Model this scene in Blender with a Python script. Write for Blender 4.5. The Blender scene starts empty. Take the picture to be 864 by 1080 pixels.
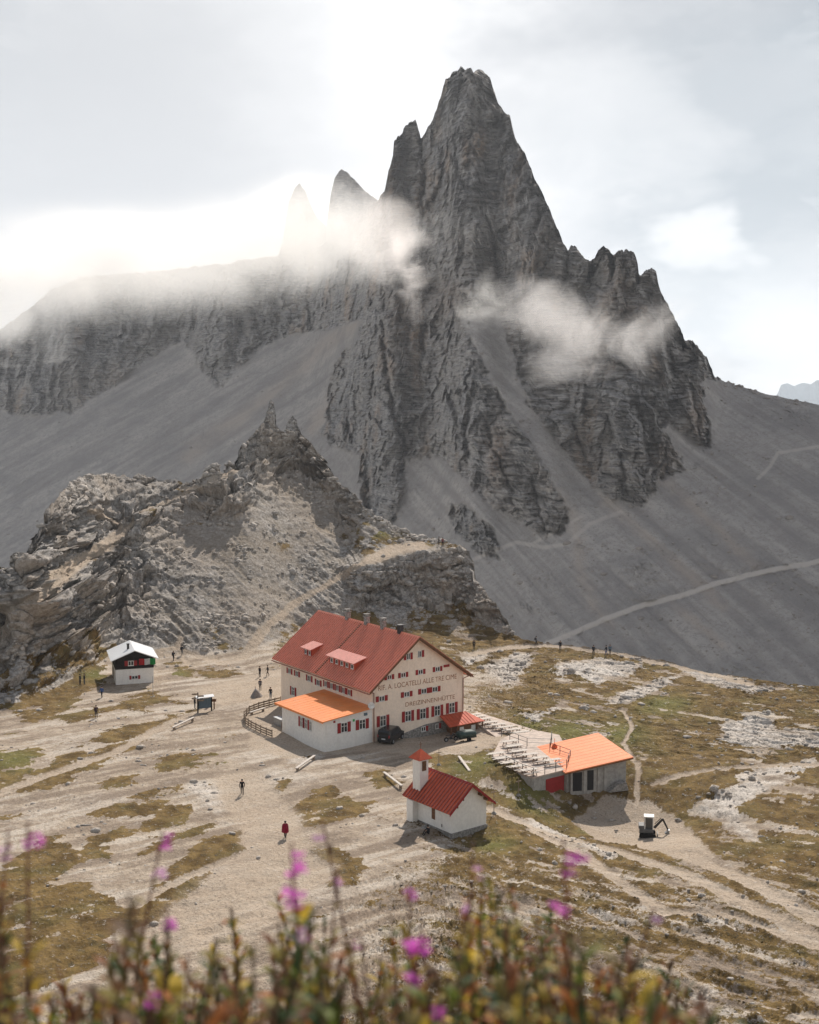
HAZE = 0.000065; MIST = 1
import bpy, bmesh, math, random
import numpy as np
from mathutils import Vector, Matrix
random.seed(7)
C = bpy.context.scene.collection
R = math.radians
# ------------------------------------------------------------------ camera
F_PX, PITCH, HCAM = 1284.0, R(4.8), 42.0
CP, SP = math.cos(PITCH), math.sin(PITCH)
scene = bpy.context.scene
cd = bpy.data.cameras.new('camera'); cam = bpy.data.objects.new('camera', cd); C.objects.link(cam)
cam.location = (0, 0, HCAM); cam.rotation_euler = (R(90) - PITCH, 0, 0)
cd.sensor_fit = 'HORIZONTAL'; cd.sensor_width = 24.0; cd.lens = 24.0 * F_PX / 864.0
cd.clip_start = 0.05; cd.clip_end = 30000
cd.dof.use_dof = True; cd.dof.focus_distance = 150.0; cd.dof.aperture_fstop = 3.5
scene.camera = cam
scene.render.engine = 'CYCLES'
cy = scene.cycles
cy.use_denoising = True
try: cy.denoiser = 'OPENIMAGEDENOISE'
except Exception: pass
cy.use_adaptive_sampling = True; cy.adaptive_threshold = 0.015
cy.max_bounces = 10; cy.diffuse_bounces = 2; cy.glossy_bounces = 2; cy.transmission_bounces = 3
cy.transparent_max_bounces = 12; cy.volume_bounces = 8
cy.volume_step_rate = .45; cy.volume_max_steps = 128
cy.sample_clamp_indirect = 6.0
scene.view_settings.view_transform = 'Standard'; scene.view_settings.look = 'None'
scene.view_settings.gamma = 1.0; scene.view_settings.exposure = 0.22

# ------------------------------------------------------------------ numpy noise
_rng = np.random.RandomState(11)
_perm = _rng.permutation(4096).astype(np.int32)
_g = _rng.normal(size=(4096, 3)).astype(np.float32); _g /= np.linalg.norm(_g, axis=1)[:, None]
def _hash(i, j, k):
    return _perm[(_perm[(_perm[i & 4095] + j) & 4095] + k) & 4095]
def perlin(x, y, z):
    x = np.asarray(x, np.float32); y = np.asarray(y, np.float32); z = np.asarray(z, np.float32)
    x, y, z = np.broadcast_arrays(x, y, z)
    xi = np.floor(x); yi = np.floor(y); zi = np.floor(z)
    fx = x - xi; fy = y - yi; fz = z - zi
    xi = xi.astype(np.int32); yi = yi.astype(np.int32); zi = zi.astype(np.int32)
    ux = fx*fx*fx*(fx*(fx*6-15)+10); uy = fy*fy*fy*(fy*(fy*6-15)+10); uz = fz*fz*fz*(fz*(fz*6-15)+10)
    out = 0
    for dx in (0, 1):
        wx = ux if dx else 1-ux
        for dy in (0, 1):
            wy = uy if dy else 1-uy
            for dz in (0, 1):
                wz = uz if dz else 1-uz
                g = _g[_hash(xi+dx, yi+dy, zi+dz)]
                out = out + wx*wy*wz*(g[..., 0]*(fx-dx) + g[..., 1]*(fy-dy) + g[..., 2]*(fz-dz))
    return out * 1.5
def fbm(x, y, z, o=4, gain=.5, off=0.0):
    a, s, t, f = 1.0, 0, 0, 1.0
    for k in range(o):
        s = s + a*perlin(x*f+off+k*17.3, y*f+k*9.1, z*f+off*.7); t += a; a *= gain; f *= 2.03
    return s/t
def ridged(x, y, z, o=4, gain=.5, off=0.0):
    a, s, t, f = 1.0, 0, 0, 1.0
    for k in range(o):
        n = 1 - np.abs(perlin(x*f+off+k*13.7, y*f+k*5.3, z*f+off*.6))*2
        s = s + a*n; t += a; a *= gain; f *= 2.07
    return s/t
def voro(x, z, k=0):
    """flat-faced blocks: each cell has its own step and its own tilt; also the distance to the next cell"""
    x = np.asarray(x, np.float32); z = np.asarray(z, np.float32); xi = np.floor(x).astype(np.int32); zi = np.floor(z).astype(np.int32)
    b1 = np.full(x.shape, 9.0, np.float32); b2 = b1.copy(); val = np.zeros_like(b1)
    for i in (-1, 0, 1):
        for j in (-1, 0, 1):
            h = _hash(xi+i, zi+j, np.full_like(xi, 7+k)); g = _g[h]
            dx = x-(xi+i+.5+.42*g[..., 0]); dz = z-(zi+j+.5+.42*g[..., 1]); d = dx*dx+dz*dz
            v = g[..., 2]*.5+dx*_g[(h+77) & 4095][..., 0]*.9+dz*_g[(h+77) & 4095][..., 1]*.9
            c = d < b1; b2 = np.where(c, b1, np.minimum(b2, d)); val = np.where(c, v, val); b1 = np.where(c, d, b1)
    return val, np.sqrt(b2)-np.sqrt(b1)
def sstep(a, b, x):
    t = np.clip((x-a)/(b-a), 0, 1); return t*t*(3-2*t)

# ------------------------------------------------------------------ picture ray <-> world
def ray(u, v):
    a = (np.asarray(u, float)-432)/F_PX; b = (540-np.asarray(v, float))/F_PX
    return a, CP + b*SP, -SP + b*CP
def at_Y(u, v, Y):
    a, dy, dz = ray(u, v)
    return a*Y/dy, Y + 0*a, HCAM + dz*Y/dy
def proj(p):
    x, y, z = p[0], p[1], p[2]-HCAM
    d = y*CP - z*SP; up = y*SP + z*CP
    return 432+F_PX*x/d, 540-F_PX*up/d
def poly_sdf(poly, U, V, asp=1.0, margin=30.0):
    """signed distance in picture units, positive inside"""
    out = np.full(U.shape, -1e3, np.float32)
    P = np.array(poly, float)
    lo = P.min(0); hi = P.max(0)
    m = (U > lo[0]-margin) & (U < hi[0]+margin) & (V > lo[1]-margin/asp) & (V < hi[1]+margin/asp)
    if not m.any(): return out
    u = U[m]; v = V[m]*asp
    Q = P.copy(); Q[:, 1] *= asp
    d2 = np.full(u.shape, 1e9); ins = np.zeros(u.shape, bool)
    for i in range(len(Q)):
        a = Q[i]; b = Q[(i+1) % len(Q)]
        e = b-a; L = max(1e-9, e@e)
        t = np.clip(((u-a[0])*e[0]+(v-a[1])*e[1])/L, 0, 1)
        d2 = np.minimum(d2, (u-a[0]-t*e[0])**2+(v-a[1]-t*e[1])**2)
        c = ((a[1] > v) != (b[1] > v)) & (u < (b[0]-a[0])*(v-a[1])/(b[1]-a[1]+1e-12)+a[0])
        ins ^= c
    d = np.sqrt(d2); d[~ins] *= -1
    out[m] = d
    return out
def line_d(line, U, V, asp=1.0, margin=40.0):
    """distance to a polyline and how far along (0..1)"""
    out = np.full(U.shape, 1e3, np.float32); al = np.zeros(U.shape, np.float32)
    P = np.array(line, float); lo = P.min(0); hi = P.max(0)
    m = (U > lo[0]-margin) & (U < hi[0]+margin) & (V > lo[1]-margin/asp) & (V < hi[1]+margin/asp)
    if not m.any(): return out, al
    u = U[m]; v = V[m]*asp; Q = P.copy(); Q[:, 1] *= asp
    best = np.full(u.shape, 1e9); bt = np.zeros(u.shape); n = len(Q)-1
    for i in range(n):
        a = Q[i]; e = Q[i+1]-a; L = max(1e-9, e@e)
        t = np.clip(((u-a[0])*e[0]+(v-a[1])*e[1])/L, 0, 1)
        d = (u-a[0]-t*e[0])**2+(v-a[1]-t*e[1])**2
        k = d < best; best[k] = d[k]; bt[k] = (i+t[k])/n
    out[m] = np.sqrt(best); al[m] = bt
    return out, al
def blur_u(A, s):
    r = int(3*s); k = np.exp(-.5*(np.arange(-r, r+1)/s)**2); k /= k.sum()
    P = np.pad(A, ((0, 0), (r, r)), mode='edge'); out = np.zeros_like(A)
    for i, w in enumerate(k): out += w*P[:, i:i+A.shape[1]]
    return out
def blur_v(A, s): return blur_u(A.T.copy(), s).T.copy()

# ------------------------------------------------------------------ materials kit
def new_mat(name):
    m = bpy.data.materials.new(name); m.use_nodes = True
    nt = m.node_tree; b = nt.nodes['Principled BSDF']
    return m, nt, b
class NT:
    def __init__(s, nt): s.nt = nt
    def n(s, t, **kw):
        x = s.nt.nodes.new(t)
        for k, v in kw.items(): setattr(x, k, v)
        return x
    def link(s, a, b): s.nt.links.new(a, b)
    def val(s, x, sock):
        if isinstance(x, (int, float)): sock.default_value = x
        elif isinstance(x, (tuple, list)):
            sock.default_value = tuple(x)+((1,) if len(sock.default_value) == 4 and len(x) == 3 else ())
        else: s.link(x, sock)
    def math(s, op, a, b=0.0, clamp=False):
        m = s.n('ShaderNodeMath', operation=op, use_clamp=clamp); s.val(a, m.inputs[0]); s.val(b, m.inputs[1]); return m.outputs[0]
    def mix(s, f, a, b, mode='MIX'):
        m = s.n('ShaderNodeMix', data_type='RGBA', blend_type=mode); s.val(f, m.inputs[0]); s.val(a, m.inputs[6]); s.val(b, m.inputs[7]); return m.outputs[2]
    def noise(s, vec, scale, detail=4, rough=.55, dist=0.0, color=False):
        m = s.n('ShaderNodeTexNoise'); s.link(vec, m.inputs['Vector'])
        m.inputs['Scale'].default_value = scale; m.inputs['Detail'].default_value = detail
        m.inputs['Roughness'].default_value = rough; m.inputs['Distortion'].default_value = dist
        return m.outputs['Color' if color else 'Fac']
    def ramp(s, f, stops):
        m = s.n('ShaderNodeMapRange'); s.val(f, m.inputs[0])
        m.inputs[1].default_value, m.inputs[2].default_value = stops; m.clamp = True; m.interpolation_type = 'SMOOTHSTEP'
        return m.outputs[0]
    def mapping(s, vec, scale=(1, 1, 1), rot=(0, 0, 0), loc=(0, 0, 0)):
        m = s.n('ShaderNodeMapping'); s.link(vec, m.inputs[0]); m.inputs['Scale'].default_value = scale
        m.inputs['Rotation'].default_value = rot; m.inputs['Location'].default_value = loc; return m.outputs[0]
    def bump(s, h, strength, dist, nrm=None):
        m = s.n('ShaderNodeBump'); m.inputs['Strength'].default_value = strength; m.inputs['Distance'].default_value = dist
        s.link(h, m.inputs['Height'])
        if nrm is not None: s.link(nrm, m.inputs['Normal'])
        return m.outputs[0]

def mesh_from_grid(name, P, facemask=None, mat=None, normals=None, attrs=None):
    """P (rows, cols, 3); facemask (rows-1, cols-1) picks the faces that belong"""
    r, c, _ = P.shape
    idx = np.arange(r*c, dtype=np.int32).reshape(r, c)
    q = np.stack([idx[:-1, :-1], idx[:-1, 1:], idx[1:, 1:], idx[1:, :-1]], -1).reshape(-1, 4)
    if facemask is not None: q = q[facemask.reshape(-1)]
    used, inv = np.unique(q, return_inverse=True); q = inv.reshape(-1, 4).astype(np.int32)
    co = P.reshape(-1, 3)[used].astype(np.float32)
    me = bpy.data.meshes.new(name)
    me.vertices.add(len(co)); me.vertices.foreach_set('co', co.ravel())
    me.loops.add(q.size); me.loops.foreach_set('vertex_index', q.ravel())
    me.polygons.add(len(q)); me.polygons.foreach_set('loop_start', np.arange(0, q.size, 4, dtype=np.int32))
    me.polygons.foreach_set('use_smooth', np.ones(len(q), bool))
    me.update(calc_edges=True)
    for k, a in (attrs or {}).items():
        at = me.attributes.new(k, 'FLOAT_COLOR', 'POINT')
        d = np.ones((len(co), 4), np.float32); d[:, :a.shape[-1]] = a.reshape(-1, a.shape[-1])[used]
        at.data.foreach_set('color', d.ravel())
    if normals is not None:
        me.normals_split_custom_set_from_vertices(normals.reshape(-1, 3)[used].astype(np.float32))
    if mat: me.materials.append(mat)
    o = bpy.data.objects.new(name, me); C.objects.link(o)
    return o
def grid_normals(P):
    du = np.gradient(P, axis=1); dv = np.gradient(P, axis=0)
    n = np.cross(du, dv); n /= np.linalg.norm(n, axis=2)[..., None]+1e-12
    # point towards the camera
    s = np.sign(-(n*(P-np.array([0, 0, HCAM]))).sum(2)); s[s == 0] = 1
    return n*s[..., None]
def smoothed_normal_disp(P, d, s=3):
    Q = np.stack([blur_v(blur_u(P[..., k], s), s) for k in range(3)], -1)
    return P + grid_normals(Q)*d[..., None]

def interp(x, pts):
    a = np.array(pts, float); return np.interp(x, a[:, 0], a[:, 1])
def integrate_Y(U1, V, Y0, slope):
    """march up each column of rays over a hill of the given slope (degrees, per vertex)"""
    a, dy, dz = ray(U1[None, :]+0*V, V)
    k = -dz/dy                       # tangent of the ray's dip in the y-z plane
    Y = np.zeros_like(V); Y[0] = Y0
    t = np.tan(np.radians(slope))
    for i in range(1, V.shape[0]):
        ts = .5*(t[i]+t[i-1]); 
        # z = H - Y k ; dz = ts dY  ->  (Y1-Y0) ts = -(Y1 k1 - Y0 k0)
        den = ts + k[i]
        Y[i] = np.clip(Y[i-1]*(ts+k[i-1])/np.maximum(den, .06), Y[i-1]-2, Y[i-1]*1.05)
    return Y

def resample_cols(Vr, Yr, V):
    """Vr (n,) falling row heights, Yr (n, cols) -> values at V (rows, cols)"""
    out = np.empty_like(V); x = -Vr
    for j in range(V.shape[1]): out[:, j] = np.interp(-V[:, j], x, Yr[:, j])
    return out
# ================================================================== GROUND (plateau, rocky ridge)
CREST = [(-130,640),(-60,615),(0,597),(30,580),(45,548),(55,532),(75,508),(90,500),(110,500),(150,503),(200,508),(215,500),(240,490),(251,486),(253,471),(262,466),(270,452),(275,447),(281,440),(285,422),(288.5,422),(291,442),(295,457),(300,456),(303,444),(308,439),(313,443),(317,460),(330,470),(345,490),(356,508),(375,522),(395,543),(430,561),(455,568),(480,573),(494,582),(500,592),(501,608),(512,625),(525,640),(535,655),(543,671),(560,677),(600,682),(650,688),(700,697),(740,708),(800,718),(864,727),(950,738),(1060,750)]
BASE = [(-130,790),(0,752),(40,738),(90,712),(120,692),(200,690),(260,688),(310,672),(400,668),(480,668),(543,673),(560,678),(600,683),(1060,752)]
NU = 900
U1 = np.linspace(-100, 964, NU)
vc = interp(U1, CREST)
_j = (fbm(U1/9, 3.3, 0, 4)*7 + fbm(U1/2.5, 8.3, 0, 3)*2.2) * interp(U1, [(0,1),(540,1),(570,.35),(960,.3)])
vc = vc + _j*.8
vb = interp(U1, BASE)
n1, n2 = 330, 360
def soft_rows(vc, v0, n, ntop, s):
    """rows that follow a smoothed line and only at the very top the ragged skyline"""
    k = int(s*3); pad = np.pad(vc, k, mode='edge'); mx = np.max([pad[i:i+len(vc)] for i in range(2*k+1)], 0)
    sm = blur_u(mx[None], s)[0]; sm = np.maximum(sm, vc+5)
    lo = v0+(sm[None]-v0)*np.linspace(0, 1, n-ntop+1)[1:, None]; hi = sm[None]+(vc-sm)[None]*np.linspace(0, 1, ntop+1)[1:, None]
    return np.concatenate([lo, hi], 0)
V = np.concatenate([np.linspace(1300, 800, n1)[:, None]+0*vc[None], soft_rows(vc, 800, n2, 70, 5)], 0)
U = U1[None, :]+0*V
# slope map, on an even grid, then read at the mesh rows
Ua, Va = U, V
VR = np.linspace(1300, 360, 760); V = VR[:, None]+0*U1[None]; U = U1[None]+0*V
wob = fbm(U/40, V/40, 0, 4, off=5)*10
slope = np.where(V < vb[None]+wob*.5, 27.0, 0.0)
slope = blur_v(blur_u(slope, 5), 4)
CLIFFS = [
 ([(48,595),(50,560),(58,535),(75,545),(105,520),(112,538),(95,560),(75,590)],72),
 ([(0,660),(0,625),(30,605),(55,600),(50,630),(20,650)],70),
 ([(20,650),(75,640),(80,668),(40,690),(10,700)],55),
 ([(205,549),(205,532),(262,528),(262,546)],75),
 ([(95,575),(150,570),(158,582),(120,592),(98,592)],62),
 ([(366,600),(440,583),(485,578),(498,590),(500,612),(493,624),(440,622),(377,646)],66),
 ([(497,634),(531,640),(545,675),(503,655)],66),
 ([(250,486),(250,470),(262,462),(285,415),(318,440),(345,485),(350,500),(330,492),(300,488),(270,486),(255,488)],60),
 ([(340,500),(375,515),(390,545),(375,560),(345,530)],55),
]
def cliff_mask():
    cm = np.zeros_like(V); sl = np.zeros_like(V)
    for poly, s in CLIFFS:
        w = sstep(-3, 3, poly_sdf(poly, U+wob*.4, V+fbm(U/14, V/14, 2, 3)*6))
        sl = sl*(1-w)+s*w; cm = np.maximum(cm, w)
    return cm, sl
cliff_m, csl = cliff_mask()
slope = slope*(1-cliff_m)+csl
led = ridged(U/60, V/9+U/70, 0, 3, off=9)
rid = sstep(0, 6, vb[None]-V)
slope = slope + rid*(led-.55)*14*(1-cliff_m)
w = sstep(-3, 4, poly_sdf([(345,590),(390,582),(432,566),(500,574),(500,582),(440,582),(400,592),(366,600)], U, V)); slope = slope*(1-w)+6*w
slope = np.where(V > 850, 0, np.clip(slope, 0, 80))
slope = blur_u(slope, 2)
Yr = integrate_Y(U1, V, HCAM/(-(ray(432, 1300)[2]/ray(432, 1300)[1])), slope)
Yr = blur_u(Yr, 6.0)
U, V = Ua, Va
Y = resample_cols(VR, Yr, V)
wob = fbm(U/40, V/40, 0, 4, off=5)*10
cliff_m, csl = cliff_mask(); rid = sstep(0, 6, vb[None]-V)
P = np.stack(at_Y(U, V, Y), -1)
X3, Y3, Z3 = P[..., 0], P[..., 1], P[..., 2]
# --- smooth undulation (plateau)
plat = 1-rid
und = .55*fbm(X3/28, Y3/28, 0, 3, off=2) + .16*fbm(X3/6, Y3/6, .5, 3, off=4)
flat = np.zeros_like(V)      # built-up yards stay level
for poly in ([(255,775),(300,660),(500,670),(700,800),(700,850),(560,850),(520,900),(400,900),(330,800)],
             [(100,690),(165,690),(165,735),(100,735)]):
    flat = np.maximum(flat, sstep(-25, 5, poly_sdf(poly, U, V, 2.0, 60)))
und *= (1-.85*flat)
edge_fall = 0
P[..., 2] += und*plat

# the ground steps down round the buildings
for (bu, bv, dz_, rad) in ((344,783,-.35,5),(475,776,-.75,5),(430,778,-.25,4),(518,790,.55,6),(600,842,-1.0,8),(645,848,-1.0,10),(700,868,-.9,12),(670,840,-1.0,9),(500,882,-.55,3.0),(528,815,.9,4.5),(548,825,.8,4),(566,829,.3,3)):
    a_, b_y, b_z = ray(bu, bv); t_ = -HCAM/b_z; bx_, by_ = a_*t_, b_y*t_
    P[..., 2] += dz_*np.exp(-(((X3-bx_)**2+(Y3-by_)**2)/rad**2)**1.5)*plat
# --- masks ---------------------------------------------------------
def sd(poly, asp=2.4): return poly_sdf(poly, U+w1, V+w2, asp, 40)
w1 = fbm(X3/5, Y3/5, 1.7, 4, off=1)*9 + fbm(X3/1.3, Y3/1.3, 3, 4, gain=.7)*9; w2 = fbm(X3/5, Y3/5, 7.7, 4, off=3)*4 + fbm(X3/1.3, Y3/1.3, 6, 4, gain=.7)*3.5
GRASS = [
 [(5,749),(31,726),(84,705),(112,700),(112,719),(87,733),(76,752),(33,764),(15,757)],
 [(60,757),(100,745),(130,747),(128,752),(100,757),(70,765)],
 [(102,751),(132,740),(160,741),(158,751),(127,752)],
 [(104,774),(150,761),(178,754),(210,749),(178,767),(158,779),(122,784),(102,782)],
 [(122,784),(158,779),(127,799),(76,822),(51,832),(25,834),(33,822),(76,812)],
 [(0,792),(31,787),(48,797),(25,822),(33,832),(-30,842),(-60,800)],
 [(28,822),(61,797),(87,790),(94,799),(66,817),(38,829)],
 [(102,832),(127,815),(150,818),(143,827),(115,834)],
 [(163,804),(188,796),(228,794),(226,800),(199,810),(163,819)],
 [(143,843),(163,833),(196,827),(196,835),(163,845),(153,847)],
 [(89,863),(127,847),(178,843),(211,851),(199,868),(153,875),(163,858),(122,860)],
 [(92,886),(127,873),(140,877),(112,889),(117,906),(76,908)],
 [(155,886),(220,866),(222,874),(178,893),(143,906)],
 [(163,937),(207,887),(256,874),(258,893),(230,921),(207,947),(185,975),(156,997),(125,1004),(130,976)],
 [(267,887),(278,876),(276,891),(256,908)],
 [(284,861),(347,824),(359,836),(398,847),(390,857),(363,869),(331,875),(305,873)],
 [(323,893),(359,895),(386,915),(371,932),(323,936),(264,923)],
 [(264,844),(303,824),(299,836),(268,849)],
 [(379,814),(403,812),(426,826),(400,832)],
 [(130,740),(155,728),(200,742),(160,744)],
 [(0,735),(20,722),(60,708),(70,716),(20,740)],
 [(200,706),(262,700),(262,712),(215,716)],[(178,700),(196,700),(210,716),(190,716)],
 [(445,795),(500,800),(530,825),(490,832),(465,818)],[(515,822),(550,822),(590,850),(620,860),(600,864),(540,845)],
 [(500,880),(530,868),(560,890),(540,905),(505,900)],
 [(606,842),(640,862),(700,900),(750,925),(735,926),(680,902),(640,880),(610,858)],
 [(570,880),(620,885),(660,915),(690,935),(640,930),(590,905)],
 [(640,905),(700,920),(760,955),(740,968),(690,960),(650,930)],
 [(700,975),(760,975),(800,1000),(770,1010),(715,998)],
 [(60,880),(20,900),(-60,960),(-60,1000),(40,950),(90,905)],
 [(0,960),(80,930),(140,960),(100,1020),(0,1060)],
]
DIRTLINES = [  # world-width paths: (points, half width m)
 ([(200,700),(186,684),(190,672)],.5),
 ([(232,698),(259,692),(279,664),(311,636),(350,613),(377,597),(417,581),(444,573)],1.0),
 ([(395,590),(417,579),(440,577)],2.2),
 ([(225,694),(180,684),(150,690)],.8),
 ([(196,516),(220,514),(248,496)],1.1),([(99,538),(126,550),(153,538),(200,520)],.8),
 ([(-20,680),(0,668),(69,602),(102,581),(130,560)],1.6),
 ([(520,850),(560,862),(600,872),(640,884),(680,900),(736,926),(771,948),(864,992),(940,1030)],.9),
 ([(729,890),(750,908),(789,929),(824,950),(864,971),(940,1010)],.9),
 ([(655,748),(660,753),(668,768),(658,784),(673,806),(673,827)],.3),
 ([(560,870),(613,894),(640,918),(666,939),(701,964),(771,967),(864,1000)],.6),
 ([(300,915),(240,960),(200,1000),(150,1060),(130,1120)],4.5),
 ([(255,825),(285,870),(300,915)],3.2),
 ([(262,900),(200,925),(140,955)],.5),
 ([(0,835),(60,815),(120,795),(185,760),(225,745)],.6),
 ([(500,690),(530,684),(575,681),(600,684),(650,690),(720,704),(790,722)],.9),
 ([(690,820),(743,813),(785,809),(834,806),(900,806)],.45),
]
ROCKW = [
 [(757,763),(813,749),(820,767),(864,770),(940,775),(940,800),(864,791),(827,791),(757,784)],
 [(627,748),(644,732),(701,714),(731,711),(708,723),(673,741)],
 [(575,707),(602,698),(665,697),(690,703),(630,723)],
 [(722,841),(757,830),(799,820),(864,812),(806,836),(785,848),(806,888),(785,881),(757,853)],
 [(577,716),(589,700),(623,696),(679,698),(668,706),(623,708),(602,718)],
 [(503,703),(541,688),(567,689),(556,705),(544,726),(531,723)],
 [(480,690),(520,684),(530,690),(490,706)],
 [(545,752),(575,748),(600,738),(590,752),(560,764)],
 [(765,815),(864,800),(864,812),(780,826)],
 [(560,846),(610,866),(660,898),(640,902),(590,880),(550,860)],
 [(200,818),(232,826),(250,850),(232,866),(210,850),(196,832)],
 [(300,800),(330,792),(350,798),(322,812)],
 [(700,700),(760,712),(830,728),(800,735),(740,722)],
]
gm = np.zeros_like(V)-1.0
for p in GRASS: gm = np.maximum(gm, np.clip(sd(p)/9, -1, 1))
dm = np.zeros_like(V)-1.0; rm = np.zeros_like(V)-1.0
DU, DV = U+w1*.35, V+w2*.35
path_m = np.zeros_like(V)
for pts, hw in DIRTLINES:
    ww = [(p[0], p[1]) for p in pts]
    # distance on the ground: picture units scaled by the local metre
    d, _ = line_d(ww, DU, DV, 2.4, 90)
    dmet = d*Y/F_PX
    path_m = np.maximum(path_m, 1-sstep(hw*.75, hw*1.3, dmet))
path_m *= .35+.65*sstep(-.25, .15, fbm(X3/2.5, Y3/2.5, 3, 4, gain=.65, off=14)+np.clip(path_m-.6, 0, 1)*.8)
for p in ROCKW: rm = np.maximum(rm, np.clip(sd(p)/10, -1, 1))
left = 1-sstep(440, 600, U+fbm(X3/12, Y3/12, 2, 3)*60+ (V-700)*.35+ 240*sstep(712, 690, V)*sstep(240, 300, U)+fbm(X3/3, Y3/1.5, 5, 4, gain=.7)*80)       # dirt country on the left
ang = np.where(U < 430, -.6, .75)
sA = (X3*.8+Y3*.6); sB = (-X3*.6+Y3*.8)
sA2 = (X3*.8-Y3*.6); sB2 = (X3*.6+Y3*.8)
nl = fbm(sA/9, sB/2.2, 0, 5, gain=.6, off=3); nr = fbm(sA2/10, sB2/3.0, 4, 5, gain=.6, off=7)
gn = nl*left+nr*(1-left); nfine = fbm(X3/1.6, Y3/1.0, 8, 4, gain=.7, off=12)
grass = np.clip(.5+2.4*(gm*.60 + gn*1.9 + .55*nfine - .10), 0, 1)*left
gr_right = np.clip(.5+2.6*(.22+gn*2.2+.8*nfine-np.maximum(rm, -.2)*1.05), 0, 1)
stony = sstep(880, 960, V)*.55
gr_right = np.clip(gr_right - stony*np.clip(.5+2*fbm(sA2/6, sB2/2, 9, 4, gain=.65), 0, 1)*1.3, 0, 1)
grass = np.clip(grass+gr_right*(1-left), 0, 1)
yard = np.maximum(sstep(-2, 3, sd([(606,838),(640,824),(690,830),(708,838),(729,855),(752,897),(735,908),(700,890),(676,880),(630,853)])),
                  sstep(-4, 4, sd([(262,790),(262,740),(225,745),(200,725),(262,712),(300,705),(480,760),(520,768),(545,785),(505,797),(430,797),(350,790),(300,800)])))
bare = np.maximum(path_m, yard)
grass *= (1-bare)
onridge = rid
gridge = sstep(.12, .4, fbm(X3/14, Z3/6, Y3/14, 5, gain=.6, off=21)+ .35*sstep(40, 0, np.abs(V-vb[None])) - .1)
for p in ([(388,612),(380,600),(412,560),(450,566),(495,574),(495,580),(445,578),(430,566),(410,580)],[(330,500),(400,548),(420,575),(385,598),(370,560)],[(0,700),(90,660),(130,700),(60,720),(0,750)],[(455,640),(540,660),(560,690),(480,690),(420,668)]):
    gridge = np.maximum(gridge, sstep(-6, 6, sd(p, 1.3))*sstep(-.25, .1, fbm(X3/4, Z3/2, Y3/4, 4, off=31)))
grass = grass*(1-onridge)+gridge*(1-path_m)*onridge*(1-cliff_m)*.9
rock = np.clip(np.maximum(rm*.5+.5+gn*1.2-.45, 0)*2 + np.clip(nr*2.2+nfine*1.5-.25, 0, 1)*(1-left) + np.clip(nfine*2.5+nl-.55, 0, 1), 0, 1)*(1-bare)
rock = np.maximum(rock*(1-left*.3), onridge*(1-path_m))
green = np.zeros_like(V)
for (gx, gy, gr) in ((15,803,30),(98,712,14),(500,812,30),(560,832,30),(240,800,16),(520,890,25),(186,712,14),(600,772,30),(655,775,30),(700,745,28),(560,765,20),(625,845,14),(400,560,18)):
    green = np.maximum(green, np.exp(-(((U-gx)/gr)**2+((V-gy)*2.2/gr)**2)))
# --- relief --------------------------------------------------------
disp = grass*(.10+.14*fbm(X3/1.1, Y3/1.1, 0, 3, off=41))*(1-onridge)
rk = rock*(1-onridge)
steps = ridged(sA2/5*(1-left)+sA/5*left, (sB2*(1-left)+sB*left)/1.4, Z3/2, 4, gain=.55, off=51)
disp += rk*(steps-.4)*.35 + (1-bare)*.10*fbm(X3/1.2, Y3/1.2, 2, 4, gain=.6, off=61)
disp += (1-bare)*(1-left)*(steps-.5)*.30*(1-onridge) + stony*(steps-.4)*.5
disp -= path_m*.12
# ridge: diagonal runnels, layers, blocks
rl1 = ridged((X3*.55+Z3*.95)/2.9, (X3*.8-Z3*.6)/22, Y3/60, 5, gain=.62, off=71)
blocks = ridged(X3/3.2, Y3/7, Z3/2.2, 5, gain=.62, off=81)
rib = ridged(X3/9, Y3/30, Z3/40, 4, gain=.6, off=91)
lz = Z3/1.7+X3*.03+.8*fbm(X3/25, Y3/25, Z3/9, 3, off=97); lf_ = lz-np.floor(lz); ledge = np.where(lf_ < .7, lf_/.7, (1-lf_)/.3)*np.clip(.5+1.8*fbm(X3/22, Y3/40, Z3/12, 3, off=99), 0, 1)
vx_ = X3+fbm(X3/8, Y3/8, Z3/8, 3, off=141)*3; vz_ = Z3+fbm(X3/8, Y3/8, Z3/8, 3, off=143)*2
vA, eA = voro((vx_*.9+vz_*.3)/4.5, vz_/2.6-vx_*.03, 1); vB, eB = voro(vx_/1.7, vz_/1.2, 2)
crag_m = np.clip(np.maximum.reduce([cliff_m, 1-sstep(150, 250, U+(V-560)*.5), sstep(75, 25, V-vc[None])*sstep(180, 220, U)*(1-sstep(345, 400, U)), sstep(-4, 6, poly_sdf([(370,600),(440,584),(500,580),(545,672),(500,655),(440,640),(400,640)], U, V))*.8]), 0, 1)
dr = (rl1-.5)*(1.5-.9*crag_m) + (blocks-.5)*(.35+.5*crag_m) + crag_m*(vA*1.9+vB*1.0-.5*np.exp(-(eA/.08)**2)) + cliff_m*(rib-.5)*3.0 - ledge*.35*(1-crag_m)
rough = np.clip(.55+1.6*fbm(X3/30, Z3/18, 5, 3, off=101), .12, 1.3)
leftrough = 1+.9*(1-sstep(60, 230, U))+.7*sstep(0,1,poly_sdf([(205,500),(260,400),(330,430),(400,540),(360,560),(260,560),(200,545)],U,V)/12+.5)
disp = disp*(1-onridge)+ onridge*(dr*rough*leftrough*(1-.75*path_m)*sstep(0, 22, vb[None]-V) + .25*fbm(X3/.9, Y3/.9, Z3/.9, 3, gain=.7))
PG = smoothed_normal_disp(P, disp, 3)
NG = grid_normals(PG)
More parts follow.
